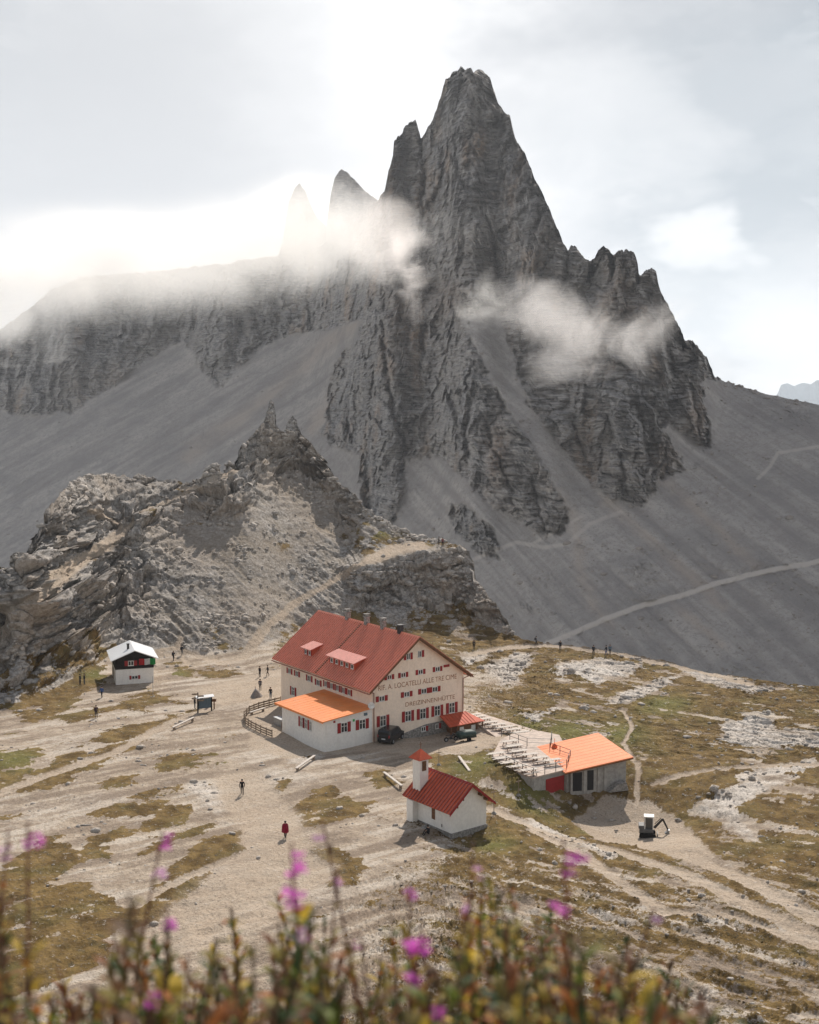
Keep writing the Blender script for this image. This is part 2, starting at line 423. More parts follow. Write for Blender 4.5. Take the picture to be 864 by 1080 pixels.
# back of the crest falls away
back = []
bd = PG[-1]; 
for k, (dy_, dz_) in enumerate(((1.5,-.6),(4,-3),(9,-10),(18,-24),(30,-48),(42,-85))):
    b = bd.copy(); b[:, 1] += dy_*(1+.2*fbm(U1/30, k*3.1, 0, 2)); b[:, 2] += dz_; b[:, 0] *= 1+dy_/Y[-1]; back.append(b)
PGf = np.concatenate([PG, np.array(back)], 0)
def padr(a): return np.concatenate([a]+[a[-1:]]*len(back), 0)
NGf = grid_normals(PGf); 
tanp = np.clip(fbm(X3/12, Y3/12, Z3/8, 3, off=111)*1.4+.2+.3*path_m, 0, 1)
A1 = np.stack([padr(rock), padr(grass), padr(bare)], -1)
stk = np.clip(.5+1.9*(fbm(sA/14, sB/2.0, 1, 5, gain=.62, off=121)*(U < 470)+fbm(sA2/14, sB2/2.4, 1, 5, gain=.62, off=131)*(U >= 470)), 0, 1)
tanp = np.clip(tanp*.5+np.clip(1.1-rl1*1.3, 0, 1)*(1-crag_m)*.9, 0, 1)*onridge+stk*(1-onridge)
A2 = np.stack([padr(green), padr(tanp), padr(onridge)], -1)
# ---- material
mg, nt, bs = new_mat('ground_mix'); T = NT(nt)
geo = T.n('ShaderNodeNewGeometry').outputs['Position']
a1 = T.n('ShaderNodeAttribute', attribute_name='a1').outputs['Color']; a2 = T.n('ShaderNodeAttribute', attribute_name='a2').outputs['Color']
s1 = T.n('ShaderNodeSeparateColor'); T.link(a1, s1.inputs[0]); s2 = T.n('ShaderNodeSeparateColor'); T.link(a2, s2.inputs[0])
n_f = T.noise(geo, 3.2, 6, .68); n_m = T.noise(geo, .45, 5, .6); n_b = T.noise(geo, .09, 4, .55); n_s = T.noise(geo, 1.1, 6, .7)
dirt = T.mix(T.ramp(n_m, (.3,.7)), (.32,.25,.187), (.48,.39,.30))
dirt = T.mix(T.ramp(n_s, (.52,.72)), dirt, (.25,.205,.16))
dirt = T.mix(T.math('MULTIPLY', T.ramp(n_b, (.5,.62)), .4), dirt, (.54,.47,.40))
dirt = T.mix(T.math('MULTIPLY', T.ramp(s2.outputs[1], (.45,.85)), .75), dirt, (.235,.18,.135))
dirt = T.mix(T.math('MULTIPLY', T.ramp(s2.outputs[1], (.38,.12)), .55), dirt, (.60,.53,.45))
rk_c = T.mix(T.ramp(n_s, (.30,.52)), (.27,.245,.22), (.66,.60,.535))
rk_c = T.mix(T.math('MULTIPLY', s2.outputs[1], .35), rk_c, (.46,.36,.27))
ridge_c = T.mix(T.ramp(n_s, (.34,.66)), (.17,.157,.142), (.54,.50,.46))
ridge_c = T.mix(T.math('MULTIPLY', T.ramp(T.noise(geo, .06, 5, .6), (.42,.62)), .55), ridge_c, (.40,.33,.265))
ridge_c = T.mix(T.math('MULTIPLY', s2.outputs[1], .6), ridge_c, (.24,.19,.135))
rk_c = T.mix(s2.outputs[2], rk_c, ridge_c)
gr_c = T.mix(T.ramp(n_m, (.35,.65)), (.105,.064,.022), (.235,.155,.06))
gr_c = T.mix(T.math('MULTIPLY', T.ramp(n_s, (.5,.68)), .75), gr_c, (.05,.042,.02))
gr_c = T.mix(T.math('MULTIPLY', T.ramp(T.noise(geo, .16, 4, .6), (.5,.62)), .35), gr_c, (.15,.125,.045))
gr_c = T.mix(T.math('MULTIPLY', s2.outputs[0], .55), gr_c, (.16,.18,.05))
base = T.mix(s1.outputs[0], dirt, rk_c)
# grass mask broken by fine noise
gmk = T.ramp(T.math('ADD', s1.outputs[1], T.math('MULTIPLY', T.math('SUBTRACT', T.noise(geo, 2.4, 7, .78), .5), 2.4)), (.40,.60))
base = T.mix(gmk, base, gr_c)
bare_c = T.mix(T.ramp(n_f, (.3,.7)), (.42,.33,.245), (.54,.435,.335))
bare_c = T.mix(T.ramp(n_m, (.42,.72)), bare_c, (.39,.32,.25))
base = T.mix(T.math('MULTIPLY', s1.outputs[2], .75), base, bare_c)
base = T.mix(T.math('MULTIPLY', T.ramp(T.noise(geo, 4.0, 5, .8), (.53,.64)), .7), base, (.11,.088,.068))
base = T.mix(T.math('MULTIPLY', T.ramp(T.noise(geo, 2.2, 6, .8), (.58,.67)), .65), base, (.68,.62,.555))
T.link(base, bs.inputs['Base Color']); bs.inputs['Roughness'].default_value = .95; bs.inputs['Specular IOR Level'].default_value = .1
hh = T.math('ADD', T.math('MULTIPLY', n_f, .6), n_s)
T.link(T.bump(hh, 1.0, .28), bs.inputs['Normal'])
MAT_GROUND = mg
def fm(a): return (a[:-1, :-1]+a[1:, 1:]+a[1:, :-1]+a[:-1, 1:])/4
f_path = fm(padr(path_m)) > .5; f_ridge = (fm(padr(onridge)) > .5) & ~f_path
f_grass = (fm(padr(grass)) > .5) & ~f_path & ~f_ridge
f_ground = ~(f_path | f_ridge | f_grass)
AT = dict(a1=A1, a2=A2)
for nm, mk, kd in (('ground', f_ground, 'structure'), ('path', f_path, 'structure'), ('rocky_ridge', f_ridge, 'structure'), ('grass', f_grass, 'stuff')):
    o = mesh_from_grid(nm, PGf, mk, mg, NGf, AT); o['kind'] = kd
    o['label'] = {'ground':'bare tan dirt and pale rock of the plateau','path':'pale worn footpaths crossing plateau and ridge','rocky_ridge':'layered grey rocky ridge behind the buildings','grass':'dry brown green turf on the plateau'}[nm]
# ground lookup by picture position
def ground_hit(u, v):
    """point of the modelled ground seen at (u, v)"""
    j = int(np.clip(round((u-U1[0])/(U1[1]-U1[0])), 0, NU-1)); col = PG[:, j]
    uu, vv = proj(col.T)
    k = np.argmax(vv <= v) if (vv <= v).any() else len(vv)-1
    k = max(k, 1); t = (vv[k-1]-v)/max(1e-6, vv[k-1]-vv[k]); p = col[k-1]*(1-t)+col[k]*t
    Yp = p[1]; x, y, z = at_Y(u, v, Yp)
    return Vector((float(x), float(y), float(z)))
_gx, _gy, _gz = PG[:n1+120, :, 0], PG[:n1+120, :, 1], PG[:n1+120, :, 2]
def ground_z(x, y):
    u = proj((x, y, 0.0))[0]; j = int(np.clip((u-U1[0])/(U1[1]-U1[0]), 0, NU-1))
    k = int(np.argmin(np.abs(_gy[:, j]-y))); return float(_gz[k, j])
# ================================================================== near hillside under the photographer
nr_y = np.concatenate([np.linspace(-6, 4, 50), np.linspace(4.3, 64, 60)]); nr_t = np.linspace(-1, 1, 80)
def near_z(x, y):
    z = np.where(y < 1.2, -1.25-.25*(y-1.2)*.4, np.where(y < 3.2, -1.25-.3*(y-1.2), -1.85-.735*(y-3.2)))
    z = z - .10*sstep(.2, 3, np.abs(x))*0
    return HCAM+z+.05*fbm(x/.8, y/.8, 0, 3, off=9)*sstep(60, 40, y)
YY = nr_y[:, None]+0*nr_t[None]; XX = nr_t[None]*(6+np.maximum(YY, 0)*.62)
ZZ = near_z(XX, YY); ZZ[-1] = -2.0
PN = np.stack([XX, YY, ZZ], -1)
an = np.zeros(PN.shape, np.float32); an[..., 1] = .75
nh = mesh_from_grid('near_hillside', PN, None, mg, None, dict(a1=an, a2=an*0)); nh['kind'] = 'structure'; nh['label'] = 'grassy slope at the photographer\'s feet'
# ================================================================== loose stones and boulders
def ico():
    bm = bmesh.new(); bmesh.ops.create_icosphere(bm, subdivisions=1, radius=1)
    v = np.array([q.co[:] for q in bm.verts]); f = np.array([[x.index for x in q.verts] for q in bm.faces]); bm.free(); return v, f
def stones(name, label, pts, sizes, mat, attrs, seed=1):
    v, f = ico(); rs = np.random.RandomState(seed); n = len(pts); m = len(v)
    jit = 1+rs.uniform(-.32, .32, (n, m, 1)); sc = rs.uniform(.55, 1.3, (n, 1, 3))*np.array([1, 1, .62])
    a = rs.uniform(0, 6.28, n); ca, sa = np.cos(a)[:, None], np.sin(a)[:, None]
    q = v[None]*jit*sc*sizes[:, None, None]
    x = q[..., 0]*ca-q[..., 1]*sa; y = q[..., 0]*sa+q[..., 1]*ca
    co = np.stack([x, y, q[..., 2]], -1)+pts[:, None]
    ff = (f[None]+(np.arange(n)*m)[:, None, None]).reshape(-1, 3).astype(np.int32); co = co.reshape(-1, 3).astype(np.float32)
    me = bpy.data.meshes.new(name); me.vertices.add(len(co)); me.vertices.foreach_set('co', co.ravel())
    me.loops.add(ff.size); me.loops.foreach_set('vertex_index', ff.ravel())
    me.polygons.add(len(ff)); me.polygons.foreach_set('loop_start', np.arange(0, ff.size, 3, dtype=np.int32)); me.update(calc_edges=True)
    for k, val in attrs.items():
        at = me.attributes.new(k, 'FLOAT_COLOR', 'POINT'); at.data.foreach_set('color', np.tile(np.array(val+(1,), np.float32), len(co)))
    me.materials.append(mat); o = bpy.data.objects.new(name, me); C.objects.link(o); o['kind'] = 'stuff'; o['label'] = label
    return o
rs = np.random.RandomState(5)
cand = rs.randint(0, PG.shape[0]*PG.shape[1], 160000)
pp = PG.reshape(-1, 3)[cand]; rr = rock.ravel()[cand]; bb = bare.ravel()[cand]; oo = onridge.ravel()[cand]; gg_ = grass.ravel()[cand]
cl_ = np.clip(.5+2.0*fbm(pp[:, 0]/7, pp[:, 1]/7, pp[:, 2]/7, 4, gain=.65, off=3), 0, 1)
wgt = (cl_**3)*(.25+rr*1.0)*(1-bb*.85)*(1-gg_*.7)*np.clip(pp[:, 1]/150, .6, 1.5)
keep = rs.rand(len(pp)) < wgt*np.where(pp[:, 1] < 150, .55, .28)
pp = pp[keep]; oo = oo[keep]
sz = np.clip(np.exp(rs.normal(-1.75, .55, len(pp))), .06, .75)*np.clip(pp[:, 1]/140, .6, 1.8)
stones('rubble', 'loose pale stones strewn over the plateau and ridge', pp, sz, MAT_GROUND, dict(a1=(1, 0, 0), a2=(0, .3, .55)), 3)
# ================================================================== MOUNTAIN
SKY = [(-130,400),(0,347),(36,322),(53,306),(87,292),(130,289),(180,284),(230,279),(280,271),(330,263),(356,251),(368,238),(380,226),(394,215),(404,204),(406,200),(410,180),(415,161),(415.6,147),(424,139),(429,129.5),(438,128),(442,139),(444.5,147),(454,131),(463,108),(470,86),(477,75.5),(486,71),(492,74),(497,72),(500,77),(508,74),(517,82),(522,97),(526,111),(538,122),(544,146),(555,164),(562,182),(569,197),(584,231),(593,252),(599,265),(602,259),(608,261),(616,271),(623,276),(627,273),(631,264),(636,259),(640,261),(643,264),(646,270),(651,265),(660,264),(669,267),(673,279),(674,291),(681,285),(687,281),(692,286),(695,300),(698,309),(704,318),(711,332),(716,344),(722,357),(731,361),(739,368),(746,378),(751,388),(754,397),(778,406),(806,415),(864,427),(950,446),(1060,470)]
MU = 940
M1 = np.linspace(-100, 964, MU)
mv = interp(M1, SKY)
crag = interp(M1, [(0,.5),(400,.8),(760,.8),(790,.15),(960,.15)])
mv = mv + crag*(fbm(M1/8, .3, 0, 3, off=3)*6+fbm(M1/3.0, 5.3, 0, 3, gain=.7)*5)
nm_ = 640
VM = np.concatenate([np.full((1, MU), 790.0), soft_rows(mv, 790, nm_-1, 90, 4)], 0); UM = M1[None]+0*VM
wa = fbm(UM/45, VM/45, 0, 4, off=15)*14; wb = fbm(UM/45, VM/45, 9, 4, off=19)*14
wa2 = wa*.5+fbm(UM/9, VM/9, 1, 3)*5; wb2 = wb*.5+fbm(UM/9, VM/9, 5, 3)*5
def msd(p): return poly_sdf(p, UM+wa2, VM+wb2, 1.0, 40)
ROCKP = [
 # left wall
 [(-140,440),(0,433),(39,437),(78,433),(110,412),(136,394),(160,377),(195,357),(212,388),(232,408),(250,385),(272,367),(311,352),(350,347),(384,333),(420,260),(430,100),(-140,100)],
 # great buttress and summit
 [(384,333),(375,360),(352,390),(345,430),(338,455),(350,472),(378,482),(386,540),(410,560),(428,520),(430,484),(462,482),(490,505),(507,522),(542,548),(577,568),(598,565),(598,537),(575,490),(548,452),(520,405),(500,365),(492,335),(510,320),(560,335),(760,400),(760,40),(380,40)],
 # right lower cliffs
 [(530,340),(548,395),(560,430),(581,455),(613,497),(641,525),(676,531),(701,504),(722,497),(716,476),(700,452),(706,440),(741,476),(750,473),(745,430),(738,405),(756,402),(770,300),(600,250),(520,310)],
 [(470,530),(490,530),(520,560),(530,590),(500,580),(480,560)] ,
]
rsd = np.full_like(VM, -1e3)
for p in ROCKP: rsd = np.maximum(rsd, msd(p))
# scree patch inside the right cliffs
for p in ([(690,400),(704,440),(716,478),(735,480),(705,445),(700,405)],[(488,320),(503,355),(536,412),(580,475),(610,517),(640,545),(600,560),(584,505),(550,450),(516,394),(484,342)]):
    rsd = np.minimum(rsd, -msd(p)*.6+2)
rockm = sstep(-2.5, 2.5, rsd)
VRm = np.linspace(800, 40, 620)
UMa, VMa, waa, wbb, wa2a, wb2a, rma = UM, VM, wa, wb, wa2, wb2, rockm
VM = VRm[:, None]+0*M1[None]; UM = M1[None]+0*VM
wa = fbm(UM/45, VM/45, 0, 4, off=15)*14; wb = fbm(UM/45, VM/45, 9, 4, off=19)*14
wa2 = wa*.5+fbm(UM/9, VM/9, 1, 3)*5; wb2 = wb*.5+fbm(UM/9, VM/9, 5, 3)*5
rsd = np.full_like(VM, -1e3)
for p in ROCKP: rsd = np.maximum(rsd, msd(p))
rk_s = sstep(-6, 6, rsd)
slopeM = np.where(UM < 400, 29.0, 31.0)*(1-rk_s) + rk_s*(62+9*fbm(UM/60, VM/26, 3, 4, gain=.55, off=23))
up = sstep(330, 250, VM)*sstep(395, 430, UM); slopeM = slopeM+up*rk_s*8
slopeM = slopeM-6*sstep(750, 790, UM)*sstep(480, 440, VM)
slopeM = blur_u(np.clip(slopeM, 17, 80), 4)
Ybase = interp(M1, [(-100,860),(0,820),(200,730),(400,600),(500,520),(600,480),(864,450),(964,450)])
Yr = blur_u(integrate_Y(M1, VM, Ybase, slopeM), 9)
UM, VM, wa, wb, wa2, wb2, rockm = UMa, VMa, waa, wbb, wa2a, wb2a, rma
YM = resample_cols(VRm, Yr, VM)
PM = np.stack(at_Y(UM, VM, YM), -1)
x_, y_, z_ = PM[..., 0], PM[..., 1], PM[..., 2]
mpp = YM/F_PX      # metres per picture unit
# grooves (dark gullies) and ribs seen on the faces: (polyline, depth m, width px)
GRO = [([(448,330),(447,360),(445,388)],5,2.5),([(403,340),(406,375),(409,401),(417,443),(429,482)],6,2.5),([(466,395),(475,420),(481,433),(484,462)],5,2.5),
 ([(497,425),(490,460),(494,490)],5,2.5),([(512,445),(520,470),(530,495),(540,518)],4.5,2.2),([(386,445),(387,500),(386,545)],5,3),([(370,400),(366,440),(372,470)],3,2),
 ([(466,156),(468,180),(460,207),(447,230)],5,2.6),([(483,150),(481,192)],3.5,2),([(511,220),(515,235),(523,262),(525,283),(523,318)],6,2.2),([(444,143),(447,183),(445,240)],6,2.6),
 ([(489,225),(488,255),(483,292)],4,2.2),([(536,178),(527,199)],3,2),([(498,120),(494,160),(496,200)],2.5,2),([(563,170),(570,215),(563,250)],2.5,2),([(599,265),(598,290),(590,310)],4,2.5),
 ([(646,270),(645,300)],4,2.5),([(623,276),(622,300)],4,2.5),([(674,291),(668,310)],3,2.5),([(430,290),(434,330),(430,370)],3,2.2),([(560,500),(566,530),(575,560)],3,2),
 ([(640,440),(652,480),(662,520)],4,3),([(600,440),(612,470),(625,500)],3,3),([(700,330),(704,370),(716,410)],4,3),([(670,420),(680,460),(690,500)],4,3),([(728,400),(735,440),(742,470)],4,2.5),
 ([(100,320),(95,370),(85,425)],5,5),([(150,320),(140,370)],5,4),([(50,350),(40,400)],5,4),([(210,300),(205,340),(200,355)],4,4),([(300,285),(290,320),(300,350)],4,4),([(350,270),(348,320),(352,345)],3,3),([(384,260),(378,300),(382,330)],3,3),([(250,300),(255,345),(240,390)],4,4)]
RIBS = [([(415,150),(412,200),(420,260)],8,10),([(486,75),(470,150),(455,230),(440,300),(425,400),(420,470)],13,22),([(528,120),(540,200),(560,280),(590,330)],10,24),
 ([(395,345),(380,400),(362,450),(360,475)],9,12),([(470,330),(480,400),(470,470)],8,16),([(500,470),(540,520),(575,560)],13,18),([(520,400),(545,450),(580,500),(590,550)],9,14),
 ([(660,270),(640,340),(640,420),(660,510)],10,24),([(730,380),(720,430),(735,470)],9,14),([(600,400),(590,440),(620,490)],8,18),([(70,330),(60,380),(40,430)],12,18),([(180,300),(160,340),(130,385)],12,18),
 ([(250,300),(230,350),(225,395)],11,16),([(330,275),(320,310),(310,345)],8,14)]
fd = np.zeros_like(VM)
uw = UM+fbm(UM/12, VM/12, 3, 3, off=33)*6; vw = VM
for pl, dep, wid in GRO:
    d, al = line_d(pl, uw, vw, 1.0, wid*5); fd -= 2.6*dep*np.exp(-(d/wid)**2)*(.35+.65*np.sin(np.pi*np.clip(al*.9+.08, 0, 1)))
uw2 = UM+wa; vw2 = VM+wb*.6
for pl, dep, wid in RIBS:
    d, al = line_d(pl, uw2, vw2, 1.0, wid*4); fd += dep*np.clip(1-d/(wid*1.3), 0, 1)*(.4+.6*np.sin(np.pi*np.clip(al, .03, .97)))
wx = x_+fbm(x_/30, y_/30, z_/30, 4, off=43)*20; wz = z_+fbm(x_/40, y_/40, z_/30, 3, off=47)*9+.10*x_
r1 = ridged(wx/26, y_/90, wz/75, 3, gain=.5, off=53)
r2 = ridged(wx/10, y_/40, wz/22, 4, gain=.6, off=57)
r3 = ridged(wx/3.6, y_/12, wz/9, 4, gain=.62, off=59)
st = wz/4.2+.4*fbm(x_/20, 1, z_/10, 3, off=63); stf = st-np.floor(st); strata = np.where(stf < .75, stf/.75, (1-stf)/.25)
st2 = wz/1.7+.6*fbm(x_/9, 2, z_/6, 3, off=67); sf2 = st2-np.floor(st2); strata2 = np.where(sf2 < .7, sf2/.7, (1-sf2)/.3)
smask = np.clip(.5+1.6*fbm(x_/45, y_/90, z_/30, 3, off=69), 0, 1)
q1_, e1_ = voro((wx+wz*.12)/11, wz/17-wx*.012, 3); q2_, e2_ = voro(wx/4.6, (wz-wx*.08)/5.2, 4); q3_, e3_ = voro(wx/1.9, (wz-wx*.08)/1.7, 5)
rockd = (r1-.5)*15 + (r2-.55)*2.6 + (r3-.5)*1.6 + q1_*8.0 + q2_*3.6 + q3_*1.6 - 2.0*np.exp(-(e1_/.07)**2) - .9*np.exp(-(e2_/.08)**2) - strata*4.4*smask - strata2*2.2 + .5*fbm(x_/1.6, y_/1.6, z_/1.6, 3, gain=.7)
# scree: channels running down the fall line, with blocks
lf = 1-sstep(330, 420, UM+(VM-400)*.25)
cl = (x_*.50-z_*.87); cr = (x_*.70+z_*.72)
al_ = (x_*.87+z_*.5); ar_ = (x_*.72-z_*.70)
chl = fbm(cl/7, al_/110, 0, 5, gain=.62, off=73); chr_ = fbm(cr/7, ar_/110, 3, 5, gain=.62, off=79)
ch = chl*lf+chr_*(1-lf)
outc = np.clip(fbm(x_/38, y_/60, z_/16, 5, gain=.6, off=83)-.15, 0, 1)*3.0*sstep(380, 470, VM)   # outcrops in the scree
screed = ch*2.7 + outc*4.2*(r3) + .35*fbm(x_/2.2, y_/2.2, z_/2.2, 4, gain=.75, off=87)
blk = np.clip(fbm(x_/1.8, y_/3, z_/1.8, 2, off=89)-.45, 0, 1)
screed += blk*4.0
dM = fd*np.maximum(rockm, .12)+rockm*rockd+(1-rockm)*screed
dM *= sstep(0, 3, VM-mv[None])*.6+.4
# road across the scree
ROAD = [(560,684),(575,680),(600,670),(640,652),(680,638),(720,628),(760,614),(810,602),(864,592),(950,577)]
TRAIL = [([(495,592),(515,583),(545,572),(575,578),(600,574),(622,552),(655,540)],1.1),([(800,505),(812,492),(820,478),(864,470)],.9),([(560,575),(590,560),(612,545)],.8)]
d, _ = line_d(ROAD, UM, VM+fbm(UM/20, 0*VM, 0, 2)*2, 1.3, 40); dr_ = d*mpp
roadm = 1-sstep(1.1, 1.9, dr_)
d2_, _ = line_d([(a, b+4) for a, b in ROAD], UM, VM+fbm(UM/9, 0*VM, 0, 2)*4, 1.0, 40)
dM = dM*(1-roadm*.9) - np.exp(-(d2_/2.2)**2)*1.3
trailm = np.zeros_like(VM)
for pl, hw in TRAIL:
    d, _ = line_d(pl, UM+wa*.15, VM+wb*.15, 1.2, 30); trailm = np.maximum(trailm, (1-sstep(hw*.5, hw*1.6, d*mpp))*.8)
a_, dy__, dz__ = ray(UM, VM)
YM2 = YM-dM
PM = np.stack(at_Y(UM, VM, YM2), -1)
bk = []
for k, (dd, dz_) in enumerate(((3,-2),(12,-14),(35,-50),(80,-120),(150,-230))):
    b = PM[-1].copy(); b[:, 1] += dd; b[:, 2] += dz_; bk.append(b)
PMf = np.concatenate([PM, np.array(bk)], 0)
def padm(a): return np.concatenate([a]+[a[-1:]]*len(bk), 0)
NMf = grid_normals(PMf)
tan_m = np.clip(fbm(x_/26, y_/50, z_/50, 4, gain=.6, off=93)*2.2-.28, 0, 1)*rockm
for (tx, ty, rx, ry, s) in ((506,153,7,14,1.2),(491,162,4,13,.9),(472,170,3,13,.8),(425,335,14,40,.45),(525,480,10,28,.75),(736,440,12,30,.5),(412,385,5,16,.7),(470,315,20,20,.35),(700,480,18,20,.45),(120,400,12,20,.3)):
    tan_m = np.maximum(tan_m, s*np.exp(-(((UM+wa2*.5-tx)/rx)**2+((VM+wb2*.5-ty)/ry)**2)))
tans = np.clip(.5+2.1*ch+.5*fbm(x_/60, y_/120, z_/50, 3, off=151), 0, 1)
chan = np.zeros_like(VM)
for pl, wd in (([(585,515),(605,545),(612,575),(613,605),(625,640),(640,655)],7),([(640,530),(680,560),(720,600),(760,640)],6),([(700,505),(760,560),(800,600)],6),([(560,520),(590,560)],6),([(384,335),(330,375),(280,420),(200,480)],9),([(395,350),(370,400),(330,450)],8),([(700,630),(760,680)],5)):
    d, _ = line_d(pl, UM+wa2, VM+wb2, 1.0, 40); chan = np.maximum(chan, np.exp(-(d/wd)**2)*.8)
B1 = np.stack([padm(rockm), padm(np.clip(tan_m, 0, 1)), padm(np.maximum(roadm, trailm*.8))], -1)
B2 = np.stack([padm(tans), padm(np.clip(chan, 0, 1)), padm(np.clip(strata*.6+strata2*.4, 0, 1))], -1)
mm, nt, bs = new_mat('mountain_rock'); T = NT(nt)
geo = T.n('ShaderNodeNewGeometry').outputs['Position']
s1 = T.n('ShaderNodeSeparateColor'); T.link(T.n('ShaderNodeAttribute', attribute_name='b1').outputs['Color'], s1.inputs[0])
s2 = T.n('ShaderNodeSeparateColor'); T.link(T.n('ShaderNodeAttribute', attribute_name='b2').outputs['Color'], s2.inputs[0])
gv = T.mapping(geo, (1, 1, .22)); gh = T.mapping(geo, (.25, .25, 1.6), (0, R(6), 0))
nv = T.noise(gv, .12, 6, .62); nh_ = T.noise(gh, .30, 5, .6); nf = T.noise(geo, .5, 6, .7); nf2 = T.noise(geo, .22, 5, .65)
rc = T.mix(T.ramp(nv, (.36,.62)), (.16,.15,.145), (.40,.358,.322))
rc = T.mix(T.math('MULTIPLY', T.ramp(T.noise(geo, .018, 4, .6), (.40,.60)), .6), rc, (.40,.338,.285))
rc = T.mix(T.math('MULTIPLY', T.ramp(T.noise(T.mapping(geo, (.10,.10,1.5), (0, R(5), 0)), .75, 4, .65), (.51,.60)), .7), rc, (.095,.09,.092))
rc = T.mix(T.math('MULTIPLY', T.ramp(T.noise(T.mapping(geo, (.12,.12,1.4), (0, R(7), 0), (9,9,9)), .5, 4, .65), (.52,.62)), .65), rc, (.52,.475,.43))
rc = T.mix(T.math('MULTIPLY', T.ramp(nh_, (.42,.66)), .55), rc, (.31,.285,.265))
rc = T.mix(T.math('MULTIPLY', T.ramp(T.noise(gv, .35, 5, .6), (.55,.70)), .6), rc, (.075,.074,.08))
rc = T.mix(T.math('MULTIPLY', T.ramp(nf, (.46,.66)), .5), rc, (.36,.335,.31))
rc = T.mix(T.math('MULTIPLY', s1.outputs[1], T.ramp(nf2, (.3,.6))), rc, (.46,.32,.22))
sc = T.mix(s2.outputs[0], (.305,.27,.245), (.48,.425,.378))
sc = T.mix(T.math('MULTIPLY', T.ramp(T.noise(geo, .05, 6, .7), (.40,.60)), .45), sc, (.40,.36,.325))
sc = T.mix(T.math('MULTIPLY', T.ramp(T.noise(geo, .25, 6, .8), (.45,.60)), .55), sc, (.29,.252,.226))
sc = T.mix(T.math('MULTIPLY', s2.outputs[1], .7), sc, (.47,.38,.31))
sc = T.mix(T.math('MULTIPLY', T.ramp(T.noise(geo, 1.0, 5, .75), (.56,.70)), .45), sc, (.14,.134,.128))
sc = T.mix(T.math('MULTIPLY', T.ramp(T.noise(geo, .035, 4, .6), (.45,.65)), .45), sc, (.25,.228,.212))
col = T.mix(s1.outputs[0], sc, rc)
col = T.mix(s1.outputs[2], col, (.55,.48,.42))
T.link(col, bs.inputs['Base Color']); bs.inputs['Roughness'].default_value = .95; bs.inputs['Specular IOR Level'].default_value = .08
T.link(T.bump(T.math('ADD', nf, T.math('MULTIPLY', T.noise(geo, 1.4, 4, .7), .5)), .7, 1.4), bs.inputs['Normal'])
f_road = fm(padm(roadm)) > .5; f_rock = (fm(padm(rockm)) > .5) & ~f_road; f_scree = ~(f_rock | f_road)
for nm2, mk, lb in (('mountain', f_rock, 'dark jagged dolomite mountain with pointed summit'), ('scree_slope', f_scree, 'grey scree slopes under the mountain cliffs'), ('gravel_road', f_road, 'pale gravel road slanting across the scree')):
    o = mesh_from_grid(nm2, PMf, mk, mm, NMf, dict(b1=B1, b2=B2)); o['kind'] = 'structure'; o['label'] = lb

cand = rs.randint(0, PM.shape[0]*PM.shape[1], 90000); pp = PM.reshape(-1, 3)[cand]; rk_ = rockm.ravel()[cand]; rd_ = roadm.ravel()[cand]
wgt = np.clip(.3+3.0*fbm(pp[:, 0]/30, pp[:, 1]/30, pp[:, 2]/14, 4, gain=.65, off=8), 0, 1)**2*(1-rk_)*(1-rd_)
kp = rs.rand(len(pp)) < wgt*.16; pp = pp[kp]
sz = np.clip(np.exp(rs.normal(-.75, .55, len(pp))), .3, 2.4)*np.clip(pp[:, 1]/500, .8, 1.3)
stones('scree_boulders', 'boulders scattered over the scree slopes', pp, sz, mm, dict(b1=(.6, .2, 0), b2=(.5, .3, .5)), 9)

# pale peaks in the cloud behind, and the far blue range
def peak_range(name, sky, Yd, mat, label, depth=120, foot=330, jag=3, n=260):
    u = np.linspace(sky[0][0], sky[-1][0], n); s = interp(u, sky)+fbm(u/6, Yd, 0, 4)*jag
    rows = 90; t = np.linspace(0, 1, rows)[:, None]
    v = foot+(s[None]-foot)*t; uu = u[None]+0*v
    y = Yd+depth*t*.6-depth*.10*fbm(uu/22, v/16, 0, 4, off=Yd)
    p = np.stack(at_Y(uu, v, y), -1)
    e = [p[-1]+np.array([0, depth*a, -depth*b]) for a, b in ((.1,.15),(.4,.8),(1,2))]
    p = np.concatenate([p, np.array(e)], 0)
    z = np.ones(p.shape, np.float32); z[..., 1:] = 0
    o = mesh_from_grid(name, p, None, mat, None, dict(b1=z, b2=z*0)); o['kind'] = 'structure'; o['label'] = label
peak_range('misty_peak', [(270,330),(285,300),(298,255),(304,214),(311,198),(316,193),(323,203),(333,228),(344,238),(349,205),(353,188),(360,178),(366,181),(376,192),(388,204),(400,212),(425,230),(440,260)], 1250, mm, 'pale rock towers half lost in cloud')
mf, nt, bs = new_mat('far_haze_blue_rock'); T = NT(nt)
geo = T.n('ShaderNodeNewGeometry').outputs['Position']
T.link(T.mix(T.noise(geo, .02, 5, .6), (.025,.06,.085), (.06,.11,.14)), bs.inputs['Base Color']); bs.inputs['Roughness'].default_value = 1; bs.inputs['Specular IOR Level'].default_value = 0  # blue haze of the distance put into the rock's base colour
peak_range('distant_mountain', [(790,432),(800,424),(820,416),(824,406),(830,404),(838,407),(846,404),(856,405),(862,401),(880,400),(930,396),(1010,420)], 8500, mf, 'far blue mountain range past the right slope', depth=2500, foot=445, jag=2)
